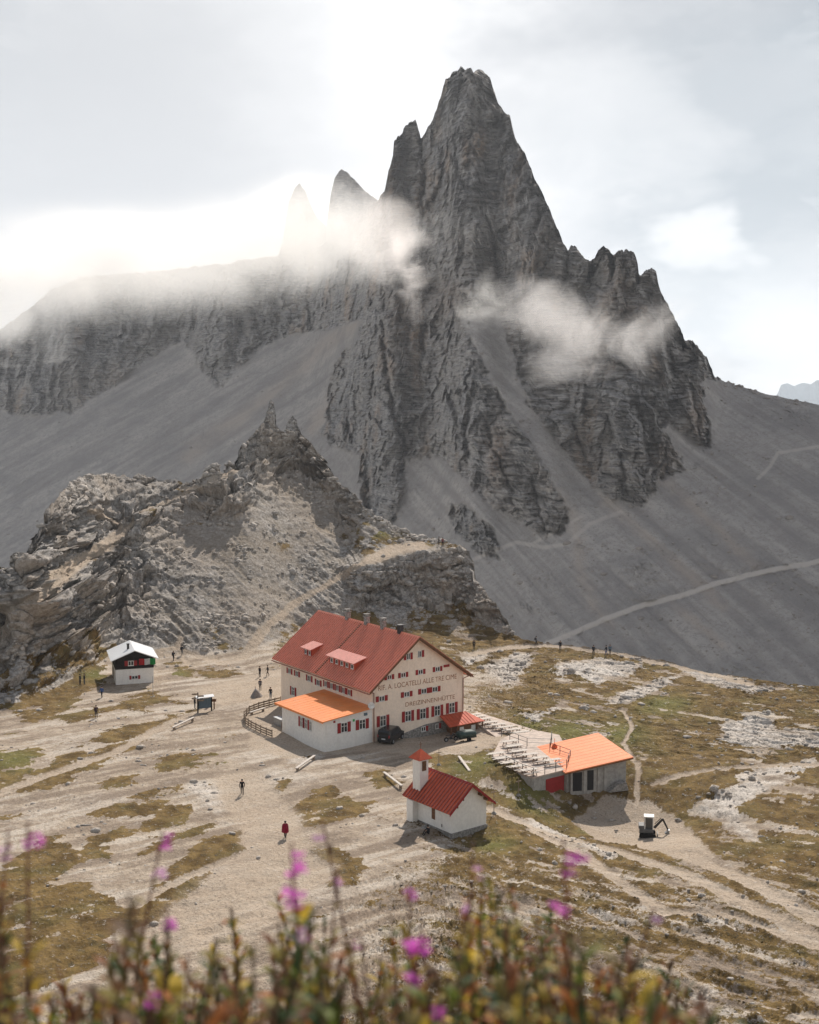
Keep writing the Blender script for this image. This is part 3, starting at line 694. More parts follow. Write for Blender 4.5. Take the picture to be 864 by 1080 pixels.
# ================================================================== SKY, SUN, AIR
SUN_EL, SUN_AZ = R(41), R(12)      # azimuth: east of the view axis
sd_ = bpy.data.lights.new('sun', 'SUN'); sd_.energy = 4.8; sd_.angle = R(.6); sd_.color = (1.0, .93, .84)
so = bpy.data.objects.new('sun', sd_); C.objects.link(so)
sv = Vector((math.sin(SUN_AZ)*math.cos(SUN_EL), math.cos(SUN_AZ)*math.cos(SUN_EL), math.sin(SUN_EL)))
so.rotation_euler = sv.to_track_quat('Z', 'Y').to_euler(); so.location = (40, 120, 160)
w = bpy.data.worlds.new('World'); scene.world = w; w.use_nodes = True
nt = w.node_tree; T = NT(nt); bg = nt.nodes['Background']
sky = T.n('ShaderNodeTexSky'); sky.sky_type = 'NISHITA'; sky.sun_disc = False
sky.sun_elevation = SUN_EL; sky.sun_rotation = SUN_AZ; sky.altitude = 2400
dirv = T.n('ShaderNodeTexCoord').outputs['Generated']
def dirpx(u, v):
    a, dy, dz = ray(u, v); d = Vector((a, dy, dz)).normalized(); return d
def blob(u, v, rad_in, rad_out):
    d = dirpx(u, v); m = T.n('ShaderNodeVectorMath', operation='DOT_PRODUCT'); T.link(warp, m.inputs[0]); m.inputs[1].default_value = d
    return T.ramp(m.outputs['Value'], (math.cos(rad_out), math.cos(rad_in)))
# warp the direction so cloud edges are ragged
nw = T.noise(T.mapping(dirv, (1, 1, 1.8)), 3.2, 5, .6, color=True)
off = T.n('ShaderNodeVectorMath', operation='MULTIPLY_ADD'); T.link(nw, off.inputs[0]); off.inputs[1].default_value = (.34,.34,.22); off.inputs[2].default_value = (-.17,-.17,-.11)
wp = T.n('ShaderNodeVectorMath', operation='ADD'); T.link(dirv, wp.inputs[0]); T.link(off.outputs[0], wp.inputs[1])
wn = T.n('ShaderNodeVectorMath', operation='NORMALIZE'); T.link(wp.outputs[0], wn.inputs[0]); warp = wn.outputs[0]
n1_ = T.noise(T.mapping(dirv, (1, 1, 2.6)), 4.2, 7, .56, .3); n2_ = T.noise(T.mapping(dirv, (1, 1, 2.2)), 9.0, 6, .6, .2)
cl = T.mix(T.ramp(n1_, (.40,.60)), (.46,.505,.54), (.82,.825,.83))
cl = T.mix(T.math('MULTIPLY', T.ramp(n2_, (.50,.59)), .6), cl, (.97,.97,.97))
cl = T.mix(T.math('MULTIPLY', T.ramp(T.noise(T.mapping(dirv, (1, 1, 2.0), loc=(3, 1, 2)), 6.5, 7, .62, .5), (.46,.60)), .7), cl, (.45,.50,.54))
cl = T.mix(T.math('MULTIPLY', blob(300, 250, .10, .34), .92), cl, (1.06,1.05,1.045))
cl = T.mix(T.math('MULTIPLY', blob(430, 40, .05, .19), .97), cl, (1.04,1.035,1.03))
cl = T.mix(T.math('MULTIPLY', blob(90, 130, .02, .17), .85), cl, (.60,.615,.63))
cl = T.mix(T.math('MULTIPLY', blob(270, 140, .0, .13), .6), cl, (.68,.69,.70))
cl = T.mix(T.math('MULTIPLY', blob(700, 20, .0, .14), .8), cl, (.56,.585,.61))
cl = T.mix(T.math('MULTIPLY', blob(820, 190, .0, .18), .7), cl, (.50,.56,.60))
cl = T.mix(T.math('MULTIPLY', blob(760, 330, .0, .08), .5), cl, (.52,.59,.63))
cl = T.mix(T.math('MULTIPLY', blob(752, 258, .0, .045), .9), cl, (.97,.98,.98))
cl = T.mix(T.math('MULTIPLY', blob(640, 150, .0, .09), .55), cl, (.90,.91,.915))
cl = T.mix(T.math('MULTIPLY', blob(820, 385, .0, .075), .7), cl, (.90,.92,.925))
skn = T.n('ShaderNodeMix', data_type='RGBA', blend_type='MULTIPLY'); skn.inputs[0].default_value = 1; T.link(sky.outputs[0], skn.inputs[6]); skn.inputs[7].default_value = (.09,.09,.09,1)
sep = T.n('ShaderNodeSeparateXYZ'); T.link(dirv, sep.inputs[0])
cover = T.math('SUBTRACT', .93, T.math('MULTIPLY', T.ramp(sep.outputs[2], (.30,.7)), .60))
fin = T.mix(cover, skn.outputs[2], cl)
# the sky is a bright bank: written at ten times and scaled by the background strength
mul = T.n('ShaderNodeMix', data_type='RGBA', blend_type='MULTIPLY'); mul.inputs[0].default_value = 1; T.link(fin, mul.inputs[6]); mul.inputs[7].default_value = (8.7,8.7,8.7,1)
T.link(mul.outputs[2], bg.inputs['Color']); bg.inputs['Strength'].default_value = .1
w.cycles.sampling_method = 'MANUAL'; w.cycles.sample_map_resolution = 512

# haze
def box_mesh(name, lo, hi):
    me = bpy.data.meshes.new(name); bm = bmesh.new(); bmesh.ops.create_cube(bm, size=1)
    for v in bm.verts:
        v.co = Vector([lo[k]+(v.co[k]+.5)*(hi[k]-lo[k]) for k in range(3)])
    bm.to_mesh(me); bm.free(); o = bpy.data.objects.new(name, me); C.objects.link(o); return o
def vol_mat(name, dens, color=(1, 1, 1), aniso=.2):
    m = bpy.data.materials.new(name); m.use_nodes = True; nt = m.node_tree
    nt.nodes.remove(nt.nodes['Principled BSDF']); out = nt.nodes['Material Output']
    p = nt.nodes.new('ShaderNodeVolumePrincipled'); p.inputs['Color'].default_value = (*color, 1)
    p.inputs['Density'].default_value = dens; p.inputs['Anisotropy'].default_value = aniso
    nt.links.new(p.outputs[0], out.inputs['Volume']); return m, nt, p
if HAZE:
    hz = box_mesh('haze', (-3600, -30, -700), (4600, 11500, 900)); hz['kind'] = 'stuff'; hz['label'] = 'thin pale mountain air over the whole view'
    hz.data.materials.append(vol_mat('haze_air', HAZE, (.90,.94,1.0), .3)[0])
# mist banks clinging to the mountain: noisy volumes in rounded shells
def mist(u, v, Yc, ru, rv, ry, dens, seed, thr=(.42,.7), scale=.02, stretch=(1, 1, 1.15), rot=0.0, soft=False, aniso=.6, label='', color=(1, .985, .965)):
    s = Yc/F_PX; c = Vector([float(q) for q in at_Y(u, v, Yc)])
    me = bpy.data.meshes.new('mist'); bm = bmesh.new(); bmesh.ops.create_icosphere(bm, subdivisions=3, radius=1)
    bm.to_mesh(me); bm.free()
    o = bpy.data.objects.new('mist', me); C.objects.link(o)
    o.location = c; o.scale = (ru*s, ry, rv*s); o.rotation_euler = (0, rot, 0)
    m, nt, p = vol_mat('mist_bank', 1.0, color, aniso); T = NT(nt)
    oc = T.n('ShaderNodeTexCoord').outputs['Object']; pos = T.n('ShaderNodeNewGeometry').outputs['Position']
    ln = T.n('ShaderNodeVectorMath', operation='LENGTH'); T.link(oc, ln.inputs[0])
    fall = T.ramp(ln.outputs['Value'], (1.0, .15))
    mp = T.mapping(pos, stretch, loc=(seed*31.7, seed*17.1, seed*7.3))
    nn = T.noise(mp, scale, 6, .66, 1.2)
    # noise threshold rises towards the shell, so the outline is ragged
    thrn = T.math('SUBTRACT', nn, T.math('MULTIPLY', T.math('SUBTRACT', 1.0, fall), .26))
    d = T.math('MULTIPLY', T.ramp(thrn, thr), T.math('MULTIPLY', fall, dens) if soft else dens)
    T.link(d, p.inputs['Density'])
    me.materials.append(m); o['kind'] = 'stuff'; o['label'] = label
    return o
if MIST:
    mist(130, 274, 600, 420, 76, 28, .085, 1, (.12,.54), .016, soft=True, aniso=.45, label='broad white cloud bank over left summit ridge', rot=R(-3))
    mist(318, 234, 590, 150, 88, 24, .055, 8, (.22,.60), .022, soft=True, aniso=.45, label='dense white cloud hiding the pale towers', rot=R(6))
    mist(398, 240, 500, 75, 92, 18, .055, 2, (.36,.64), .028, aniso=.45, color=(1,.95,.92), label='warm mist curling in the notch left of the peak', rot=R(28))
    mist(432, 282, 470, 44, 90, 13, .07, 7, (.38,.62), .034, aniso=.45, color=(1,.95,.92), label='torn wisps of mist before the peak left edge', rot=R(-12))
    mist(625, 338, 440, 200, 64, 22, .036, 3, (.34,.66), .022, aniso=.35, color=(1,.96,.935), label='long drifting mist below the small pinnacles', rot=R(6))
    mist(590, 388, 430, 105, 52, 16, .045, 4, (.37,.66), .028, aniso=.35, color=(1,.96,.935), label='small bright mist patch on right cliff', rot=R(-16))
    mist(512, 318, 450, 60, 60, 14, .045, 5, (.41,.66), .033, label='thin wisp of mist at the foot of the peak', rot=R(40))
    mist(462, 228, 455, 26, 18, 8, .05, 9, (.40,.64), .04, label='small puff of mist on the upper face', rot=R(-10))
    mist(10, 325, 590, 130, 62, 34, .05, 6, (.28,.58), .018, label='grey mist over the far left cliffs')
    # unseen cloud added above the frame to shade the right-hand slope from the sun
    c = mist(0, 0, 1000, 1, 1, 1, .06, 12, (.05,.25), .006, label='unseen thick cloud added to shade the right slope', rot=0)
    c.name = 'cloud'; c.location = (605, 1800, 1150); c.scale = (265, 360, 80)
# ================================================================== BUILDING KIT
def pmat(name, col, rough=.8, spec=.3, metal=0.0, var=.12, scale=3.0, bump=0.0, stain=None):
    m, nt, b = new_mat(name); T = NT(nt); oc = T.n('ShaderNodeTexCoord').outputs['Object']
    c2 = tuple(max(0, q*(1-var)) for q in col); c3 = tuple(min(1, q*(1+var)) for q in col)
    n = T.noise(oc, scale, 5, .65); c = T.mix(T.ramp(n, (.35, .65)), c2, c3)
    if stain: c = T.mix(T.math('MULTIPLY', T.ramp(T.noise(T.mapping(oc, (1.2, 1.2, .3)), 1.3, 5, .7), (.50, .72)), .7), c, stain)
    T.link(c, b.inputs['Base Color']); b.inputs['Roughness'].default_value = rough
    b.inputs['Specular IOR Level'].default_value = spec; b.inputs['Metallic'].default_value = metal
    if bump: T.link(T.bump(T.noise(oc, scale*4, 5, .7), .6, bump), b.inputs['Normal'])
    return m
M = dict(
 cream=pmat('cream_plaster', (.88,.735,.60), .9, .1, var=.05, stain=(.78,.63,.50)), white=pmat('white_plaster', (.82,.79,.74), .9, .1, var=.05, stain=(.74,.70,.64)),
 roofred=pmat('faded_red_metal', (.78,.26,.17), .5, .35, var=.10, scale=.8, stain=(.68,.28,.20)), roofred2=pmat('dark_red_metal', (.52,.10,.05), .65, .12, var=.12, scale=1.2, stain=(.44,.11,.06)),
 seam=pmat('roof_seam', (.56,.17,.11), .55, .3), seam2=pmat('dark_roof_seam', (.24,.045,.03), .5, .3), salmon=pmat('salmon_metal', (.60,.24,.19), .45, .4), orange=pmat('orange_metal', (.80,.235,.05), .4, .45, var=.06, scale=.6, stain=(.70,.27,.10)),
 orange2=pmat('pale_orange_metal', (.80,.235,.085), .6, .2, var=.06, scale=.5, stain=(.78,.31,.14)),
 red=pmat('red_shutter', (.30,.02,.02), .6), winw=pmat('white_window_frame', (.72,.70,.66), .6), dark=pmat('dark_opening', (.02,.02,.022), .6),
 stone=pmat('grey_stone', (.27,.255,.235), .95, .1, var=.35, scale=4, bump=.06), conc=pmat('grey_concrete', (.36,.345,.32), .9, .1, var=.15, scale=2, stain=(.24,.225,.21)),
 wood=pmat('weathered_wood', (.26,.20,.15), .85, .1, var=.3, scale=6), palewood=pmat('pale_sawn_wood', (.56,.50,.44), .8, .15, var=.15, scale=5),
 brown=pmat('brown_wood', (.17,.085,.045), .8, .15, var=.3, scale=6), black=pmat('black_paint', (.018,.018,.02), .4, .5), blackwood=pmat('black_stained_boards', (.022,.018,.017), .8, .1, var=.4, scale=8),
 pipe=pmat('brown_pipe', (.25,.10,.07), .5), gmetal=pmat('grey_metal', (.33,.34,.35), .45, .5, .6), whiteroof=pmat('white_sheet_roof', (.80,.80,.80), .5, .4, var=.05),
 letter=pmat('faded_letter_paint', (.36,.17,.09), .9, .1, var=.2), flag_g=pmat('flag_green', (.03,.36,.09), .8), flag_w=pmat('flag_white', (.80,.80,.78), .8), flag_r=pmat('flag_red', (.62,.03,.035), .8),
 blue=pmat('blue_panel', (.10,.145,.175), .6), dgrey=pmat('dark_grey_paint', (.11,.11,.11), .6), rubber=pmat('black_rubber', (.02,.02,.02), .9, .1), digger=pmat('white_machine_paint', (.74,.73,.70), .5), tarp=pmat('dark_green_tarp', (.035,.06,.052), .6, .3, var=.25),
 deck=pmat('pale_terrace_slab', (.50,.405,.34), .8, .15, var=.15, scale=1.5, stain=(.38,.31,.26)), tent=pmat('grey_canvas', (.22,.20,.19), .9, .1), skin=pmat('skin', (.48,.29,.20), .6), hair=pmat('dark_hair', (.03,.02,.015), .7),
 glassm=None, carpaint=pmat('black_car_paint', (.012,.013,.016), .25, .6), lamp_r=pmat('red_tail_lamp', (.35,.02,.02), .3), plate=pmat('white_plate', (.7,.7,.7), .5), bellorange=pmat('orange_red_cowl', (.70,.13,.03), .5))
g_, nt_, b_ = new_mat('window_glass'); b_.inputs['Base Color'].default_value = (.03,.035,.04,1); b_.inputs['Roughness'].default_value = .12; b_.inputs['Specular IOR Level'].default_value = .7; M['glassm'] = g_

class MB:
    def __init__(s): s.bm = bmesh.new(); s.mi = 0
    def box(s, x0, x1, y0, y1, z0, z1, mi=0, bev=0.0):
        vs = [s.bm.verts.new((x, y, z)) for z in (z0, z1) for x, y in ((x0, y0), (x1, y0), (x1, y1), (x0, y1))]
        for f in ((0,3,2,1),(4,5,6,7),(0,1,5,4),(1,2,6,5),(2,3,7,6),(3,0,4,7)):
            s.bm.faces.new([vs[i] for i in f]).material_index = mi
        return s
    def hexa(s, p, mi=0):
        """8 points: bottom loop then top loop"""
        vs = [s.bm.verts.new(q) for q in p]
        for f in ((0,3,2,1),(4,5,6,7),(0,1,5,4),(1,2,6,5),(2,3,7,6),(3,0,4,7)):
            s.bm.faces.new([vs[i] for i in f]).material_index = mi
        return s
    def prism(s, prof, y0, y1, mi=0, axis='y'):
        """profile of (x, z) pushed from y0 to y1"""
        def P(a, b, y): return (a, y, b) if axis == 'y' else (y, a, b) if axis == 'x' else (a, b, y)
        A = [s.bm.verts.new(P(a, b, y0)) for a, b in prof]; B = [s.bm.verts.new(P(a, b, y1)) for a, b in prof]
        n = len(prof); s.bm.faces.new(A).material_index = mi; s.bm.faces.new(B[::-1]).material_index = mi
        for i in range(n): s.bm.faces.new([A[i], B[i], B[(i+1) % n], A[(i+1) % n]]).material_index = mi
        return s
    def bar(s, p, q, r, n=6, mi=0, r2=None):
        p = Vector(p); q = Vector(q); d = (q-p); L = d.length
        if L < 1e-6: return s
        rot = d.to_track_quat('Z', 'Y').to_matrix(); r2 = r if r2 is None else r2
        A = [s.bm.verts.new(p+rot @ Vector((r*math.cos(a), r*math.sin(a), 0))) for a in [2*math.pi*i/n for i in range(n)]]
        B = [s.bm.verts.new(q+rot @ Vector((r2*math.cos(a), r2*math.sin(a), 0))) for a in [2*math.pi*i/n for i in range(n)]]
        s.bm.faces.new(A[::-1]).material_index = mi; s.bm.faces.new(B).material_index = mi
        for i in range(n): s.bm.faces.new([A[i], A[(i+1) % n], B[(i+1) % n], B[i]]).material_index = mi
        return s
    def lathe(s, c, prof, n=16, mi=0):
        rings = [[s.bm.verts.new((c[0]+r*math.cos(2*math.pi*i/n), c[1]+r*math.sin(2*math.pi*i/n), c[2]+z)) for i in range(n)] for r, z in prof]
        for A, B in zip(rings[:-1], rings[1:]):
            for i in range(n): s.bm.faces.new([A[i], A[(i+1) % n], B[(i+1) % n], B[i]]).material_index = mi
        s.bm.faces.new(rings[0][::-1]).material_index = mi; s.bm.faces.new(rings[-1]).material_index = mi
        return s
    def build(s, name, mats, parent=None, bevel=0.0, smooth=False):
        bmesh.ops.recalc_face_normals(s.bm, faces=s.bm.faces[:])
        if bevel: bmesh.ops.bevel(s.bm, geom=s.bm.edges[:], offset=bevel, segments=1, affect='EDGES', clamp_overlap=True)
        me = bpy.data.meshes.new(name); s.bm.to_mesh(me); s.bm.free()
        for m in (mats if isinstance(mats, (list, tuple)) else [mats]): me.materials.append(m)
        if smooth: me.polygons.foreach_set('use_smooth', [True]*len(me.polygons))
        o = bpy.data.objects.new(name, me); C.objects.link(o)
        if parent: o.parent = parent
        return o
def thing(name, label, cat, loc=(0, 0, 0), az=90, group=None):
    """az: compass bearing (from +Y towards +X, degrees) of the thing's own x axis"""
    o = bpy.data.objects.new(name, None); C.objects.link(o); o.empty_display_size = .5
    o.location = loc; o.rotation_euler = (0, 0, R(90-az)); o['label'] = label; o['category'] = cat
    if group: o['group'] = group
    return o
def tag(o, label, cat, group=None):
    o['label'] = label; o['category'] = cat
    if group: o['group'] = group
    return o
def copy_tree(o, parent=None):
    c = o.copy(); C.objects.link(c); c.parent = parent
    for ch in list(o.children): copy_tree(ch, c)
    return c
def G(u, v, z=0.0):
    a, dy, dz = ray(u, v); t = (z-HCAM)/float(dz); return Vector((float(a)*t, float(dy)*t, z))

def window(parent, x, z, w, h, face, d=.0, axis='y', shut=(1, 1), sw=None, mullion=True, trim=True):
    """window set on plane axis=face; d=-1/+1 the outward direction. shutters each side"""
    sw = sw or w*.5
    def bx(mb, a0, a1, z0, z1, t0, t1, mi=0):
        f0, f1 = sorted((face+d*t0, face+d*t1))
        if axis == 'y': mb.box(a0, a1, f0, f1, z0, z1, mi)
        else: mb.box(f0, f1, a0, a1, z0, z1, mi)
    m = MB(); e = .07
    bx(m, x-w/2, x+w/2, z-h/2, z-h/2+e, .0, .06); bx(m, x-w/2, x+w/2, z+h/2-e, z+h/2, .0, .06)
    bx(m, x-w/2, x-w/2+e, z-h/2+e, z+h/2-e, .0, .06); bx(m, x+w/2-e, x+w/2, z-h/2+e, z+h/2-e, .0, .06)
    if mullion: bx(m, x-.04, x+.04, z-h/2+e, z+h/2-e, .0, .05)
    if mullion and h > .9: bx(m, x-w/2+e, x-.04, z+.12, z+.17, .0, .045); bx(m, x+.04, x+w/2-e, z+.12, z+.17, .0, .045)
    bx(m, x-w/2-.03, x+w/2+.03, z-h/2-.05, z-h/2-.002, .0, .10)
    wo = m.build('window', M['winw'], parent)
    g = MB(); bx(g, x-w/2+e, x+w/2-e, z-h/2+e, z+h/2-e, .003, .02); g.build('pane', M['glassm'], wo)
    for sgn, on in ((-1, shut[0]), (1, shut[1])):
        if on:
            s = MB(); c = x+sgn*(w/2+sw/2+.02); bx(s, c-sw/2, c+sw/2, z-h/2-.02, z+h/2+.02, .005, .05)
            for zz in (z-h*.25, z+h*.25): bx(s, c-sw/2+.04, c+sw/2-.04, zz-h*.16, zz+h*.16, .05, .065)
            s.build('shutter', M['red'], wo)
    return wo
def ribbed(prof_pts, y0, y1, pitch, rib, th, mb, mi=0, over=None, rm=0, rw=.08):
    """sloping sheet between (xa,za) and (xb,zb) with raised seams every pitch along y"""
    (xa, za), (xb, zb) = prof_pts
    n = Vector((-(zb-za), 0, xb-xa)).normalized()
    if n.z < 0: n = -n
    def q(x, z, k): return (x+n.x*k, z+n.z*k)
    p = [q(xa, za, 0), q(xb, zb, 0), q(xb, zb, -th), q(xa, za, -th)]
    mb.prism([(a, b) for a, b in p], y0, y1, mi)
    k = int((y1-y0)/pitch)
    for i in range(k+1):
        y = y0+.02+i*(y1-y0-.06)/k
        mb.prism([q(xa, za, rib), q(xb, zb, rib), q(xb, zb, .001), q(xa, za, .001)], y, y+rw, rm)

# ================================================================== MOUNTAIN LODGE
HX, HY = 1.37, 154.94
lodge = thing('mountain_lodge', 'large cream mountain lodge with red ribbed roof and orange roofed side wing', 'building', (HX, HY, 0), 55)
XL, XR, ZE, ZR = -6.83, 7.74, 6.62, 12.75
W_ = MB(); W_.prism([(XL, -1.5), (XR, -1.5), (XR, 7.1), (0, ZR-.15), (XL, 7.1)], .88, 24.6); W_.build('wall', M['cream'], lodge)
m = MB(); m.prism([(-2.2, -1.4), (XR+.04, -1.4), (XR+.04, 1.15), (1.5, .95), (-2.2, .25)], .80, .878); m.build('stone_plinth', M['stone'], lodge)
rf = MB(); sl = 6.19/7.71
ribbed([(0, ZR+.05), (-7.75, ZR+.05-7.75*sl)], 0, 25.5, .5, .08, .14, rf, rm=1, rw=.12); ribbed([(0, ZR+.05), (8.65, ZR+.05-8.65*6.05/8.62)], 0, 25.5, .5, .08, .14, rf, rm=1, rw=.12)
roof = rf.build('roof', [M['roofred'], M['seam']], lodge)
m = MB(); m.prism([(-.22, ZR-.08), (0, ZR+.16), (.22, ZR-.08), (0, ZR+.10)], -.03, 25.53); m.build('ridge_cap', M['roofred'], roof)
# barge boards
m = MB(); 
for xe, k in ((-7.78, sl), (8.68, 6.05/8.62)):
    ze = ZR+.05-abs(xe)*k
    m.prism([(0, ZR+.05), (xe, ze), (xe, ze-.24), (0, ZR-.22)], -.06, -.004)
    m.prism([(0, ZR-.12), (xe*.97, ze-.02), (xe*.97, ze-.22), (0, ZR-.35)], .1, .22)
m.build('barge_board', M['brown'], roof)
m = MB()
for i in range(30): 
    t = i/29; x = -.4-7.2*t; m.box(x-.09, x+.05, 13.4, 13.62, ZR+.05+x*sl+.02, ZR+.05+x*sl+.16)
m.build('snow_guard', M['brown'], roof)
for k, (y, cm) in enumerate(((17.5, 'stone'), (12.6, 'stone'), (8.55, 'stone'), (4.5, 'black'))):
    m = MB(); m.box(-.32, .30, y-.28, y+.28, ZR-.5, ZR+.95); m.box(-.40, .38, y-.36, y+.36, ZR+.952, ZR+1.05)
    if k < 3:
        for a in (-.3, .2): m.box(a, a+.08, y-.28, y-.20, ZR+1.052, ZR+1.3); m.box(a, a+.08, y+.20, y+.28, ZR+1.052, ZR+1.3)
        m.box(-.42, .40, y-.38, y+.38, ZR+1.302, ZR+1.37)
    m.build('chimney', M[cm], roof)
def dormer(y0, y1, nwin, xf=-5.95):
    zf = ZR+.05+xf*sl; zt = zf+.95; xb = -4.3; zb = ZR+.05+xb*sl
    m = MB(); m.prism([(xf, zf-.1), (xb+.5, zb+.2), (xb+.3, zb+.15), (xf, zt)], y0, y1)
    d = m.build('dormer', M['roofred2'], roof)
    m = MB(); m.prism([(xf-.45, zt-.02), (xb, zb+.26), (xb, zb+.35), (xf-.45, zt+.09)], y0-.35, y1+.35); m.build('dormer_roof', M['salmon'], roof)
    step = (y1-y0)/nwin
    for i in range(nwin):
        window(lodge, y0+step*(i+.5), zf+.46, step*.5, .62, xf, -1, 'x', (1, 1) if nwin < 3 else (0, 1), step*.2, mullion=False)
dormer(17.4, 19.5, 2); dormer(6.3, 12.7, 5)
for x, z, w, h, sh in ([(-5.2, 2.42, .95, 1.38, (1,1)), (-1.31, 2.45, .95, 1.38, (1,1)), (1.05, 2.45, .95, 1.38, (1,1)), (3.4, 2.5, .95, 1.38, (1,1)), (5.79, 2.55, .95, 1.38, (1,1)),
    (-5.39, 5.33, .85, .68, (1,1)), (-1.51, 5.36, .85, .68, (1,1)), (1.22, 5.42, .85, .68, (1,1)), (3.0, 5.42, .85, .68, (1,1)),
    (-4.22, 7.95, .70, .60, (1,1)), (-2.06, 7.96, .75, .62, (1,1)), (.68, 8.02, .75, .62, (1,1)), (3.43, 8.06, .75, .62, (1,1)),
    (-1.27, 10.3, .60, .85, (1,1)), (.55, 10.4, .60, .85, (0,1)), (1.1, .42, .70, .62, (0,1)), (3.3, .45, .55, .66, (0,1))]):
    window(lodge, x, z, w, h, .88 if z > 1.3 else .80, -1, 'y', sh, .46 if w > .8 else .38)
m = MB(); m.box(4.42, 5.35, .81, .875, 8.16, 8.48); m.build('shutter', M['red'], lodge)
for y, z, w, h in ((22.1, 5.3, .8, .75), (20.0, 5.3, .8, .75), (16.6, 5.25, .9, .8), (14.2, 5.1, .9, .8), (21.1, 2.6, .9, 1.2), (12.2, 5.3, .7, .8), (10.7, 5.3, .7, .8), (9.2, 5.3, .7, .8), (7.7, 5.3, .7, .8), (6.3, 5.3, .7, .8)):
    window(lodge, y, z, w, h, XL, -1, 'x', (1, 1), .4 if w > .75 else .32)
def lettering(txt, parent, x0, x1, z, h, face, mat, name='lettering'):
    cu = bpy.data.curves.new(name, 'FONT'); cu.body = txt; cu.size = 1; cu.extrude = .01; cu.align_x = 'LEFT'
    t = bpy.data.objects.new(name, cu); C.objects.link(t); bpy.context.view_layer.update()
    me = bpy.data.meshes.new_from_object(t.evaluated_get(bpy.context.evaluated_depsgraph_get())); bpy.data.objects.remove(t)
    co = [v.co.copy() for v in me.vertices]; a = min(c.x for c in co); b = max(c.x for c in co); c0 = min(c.y for c in co); c1 = max(c.y for c in co)
    for v, c in zip(me.vertices, co):
        v.co = (x0+(c.x-a)/(b-a)*(x1-x0), face-.012-c.z*.5, z-h/2+(c.y-c0)/(c1-c0)*h)
    me.materials.clear(); me.materials.append(mat); o = bpy.data.objects.new(name, me); C.objects.link(o); o.parent = parent; return o
lettering('RIF. A. LOCATELLI ALLE TRE CIME', lodge, -5.9, 6.6, 6.72, .66, .88, M['letter']); lettering('DREIZINNENHÜTTE', lodge, -1.7, 6.3, 4.08, .70, .88, M['letter'])
m = MB(); m.bar((XR-.12, .78, 1.9), (XR-.12, .78, 6.3), .06); m.bar((XR-.12, .78, 6.3), (8.45, .3, 6.72), .06); m.build('downpipe', M['pipe'], lodge)
m = MB(); m.bar((XL+.2, .78, -.3), (XL+.2, .78, 6.2), .06); m.bar((XL+.2, .78, 6.2), (-7.6, .3, 6.55), .06); m.build('downpipe', M['pipe'], lodge)
for xe in (-7.86, 8.76):
    m = MB(); ze = ZR-abs(xe)*(sl if xe < 0 else .702)-.02; m.prism([(xe-.09, ze), (xe+.09, ze), (xe+.06, ze-.12), (xe-.06, ze-.12)], .02, 25.4); m.build('gutter', M['pipe'], lodge)
m = MB(); m.bar((6.3, 6, 8.2), (6.3, 6, 10.6), .03); m.bar((5.95, 6, 10.1), (6.65, 6, 10.1), .02); m.build('roof_cross', M['brown'], roof)
# porch over the side entrance
m = MB(); pA = [(3.7, .80, 1.80), (8.0, .80, 1.80), (8.05, -1.9, .92), (3.35, -1.9, .92)]
m.hexa([(a, b, c-.09) for a, b, c in pA]+pA); m.hexa([(8.0, .80, 1.71), (9.5, 2.0, .95), (9.2, -1.9, .80), (8.053, -1.9, .83), (8.0, .80, 1.80), (9.5, 2.0, 1.04), (9.2, -1.9, .90), (8.053, -1.9, .92)])
for i in range(9):
    x = 3.75+i*.52; m.hexa([(x, .79, 1.805), (x+.05, .79, 1.805), (x-.25+.05, -1.9, .925), (x-.25, -1.9, .925), (x, .79, 1.85), (x+.05, .79, 1.85), (x-.25+.05, -1.9, .97), (x-.25, -1.9, .97)])
m.build('porch_roof', M['roofred2'], lodge)
m = MB(); m.box(4.9, 8.3, -1.5, .79, -1.4, .78); m.build('porch_wall', M['brown'], lodge)
for x0, x1 in ((5.3, 5.95), (7.2, 7.9)): m = MB(); m.box(x0, x1, -1.56, -1.505, -1.3, .5); m.build('door', M['winw'], lodge)
for x in (3.7, 8.9): m = MB(); m.box(x-.06, x+.06, -1.85, -1.73, -1.4, .85); m.build('porch_post', M['brown'], lodge)
# side wing
AX0 = -13.9
m = MB(); m.prism([(AX0, -1.6), (XL-.01, -1.6), (XL-.01, 4.25), (AX0, 3.6)], .87, 11.6); m.build('wing_wall', M['white'], lodge)
m = MB(); m.prism([(AX0-.45, 3.60), (XL-.008, 4.38), (XL-.008, 4.50), (AX0-.45, 3.72)], .45, 12.7)

for i in range(13):
    y = .9+i*.95; m.hexa([(AX0-.45, y, 3.722), (XL-.01, y, 4.502), (XL-.01, y+.05, 4.502), (AX0-.45, y+.05, 3.722), (AX0-.45, y, 3.736), (XL-.01, y, 4.516), (XL-.01, y+.05, 4.516), (AX0-.45, y+.05, 3.736)])
wr = m.build('wing_roof', M['orange'], lodge)
m = MB(); m.box(AX0-.52, AX0-.455, .45, 12.7, 3.48, 3.74); m.build('gutter', M['orange'], wr)
for x in (-11.05, -8.35): window(lodge, x, 2.45, .95, 1.25, .87, -1, 'y', (1, 1), .48)
for y in (4.2, 5.35, 6.5): window(lodge, y, 2.35, .62, 1.25, AX0, -1, 'x', (0, 1) if y < 6 else (1, 1), .42)
m = MB(); m.lathe((0, 0, 0), [(.05, 0), (.28, .06), (.42, .16), (.44, .2), (.40, .19), (.02, .05)], 14); dsh = m.build('satellite_dish', M['winw'], lodge, smooth=True); dsh.location = (-7.2, .55, 4.75); dsh.rotation_euler = (R(80), 0, R(-30))
m = MB(); m.box(-9.75, -9.5, .80, .866, 3.0, 3.3); m.build('wall_sign', M['flag_g'], lodge)
m = MB(); m.box(-8.1, -7.6, .80, .866, 3.5, 3.85); m.build('wall_sign', M['blue'], lodge)
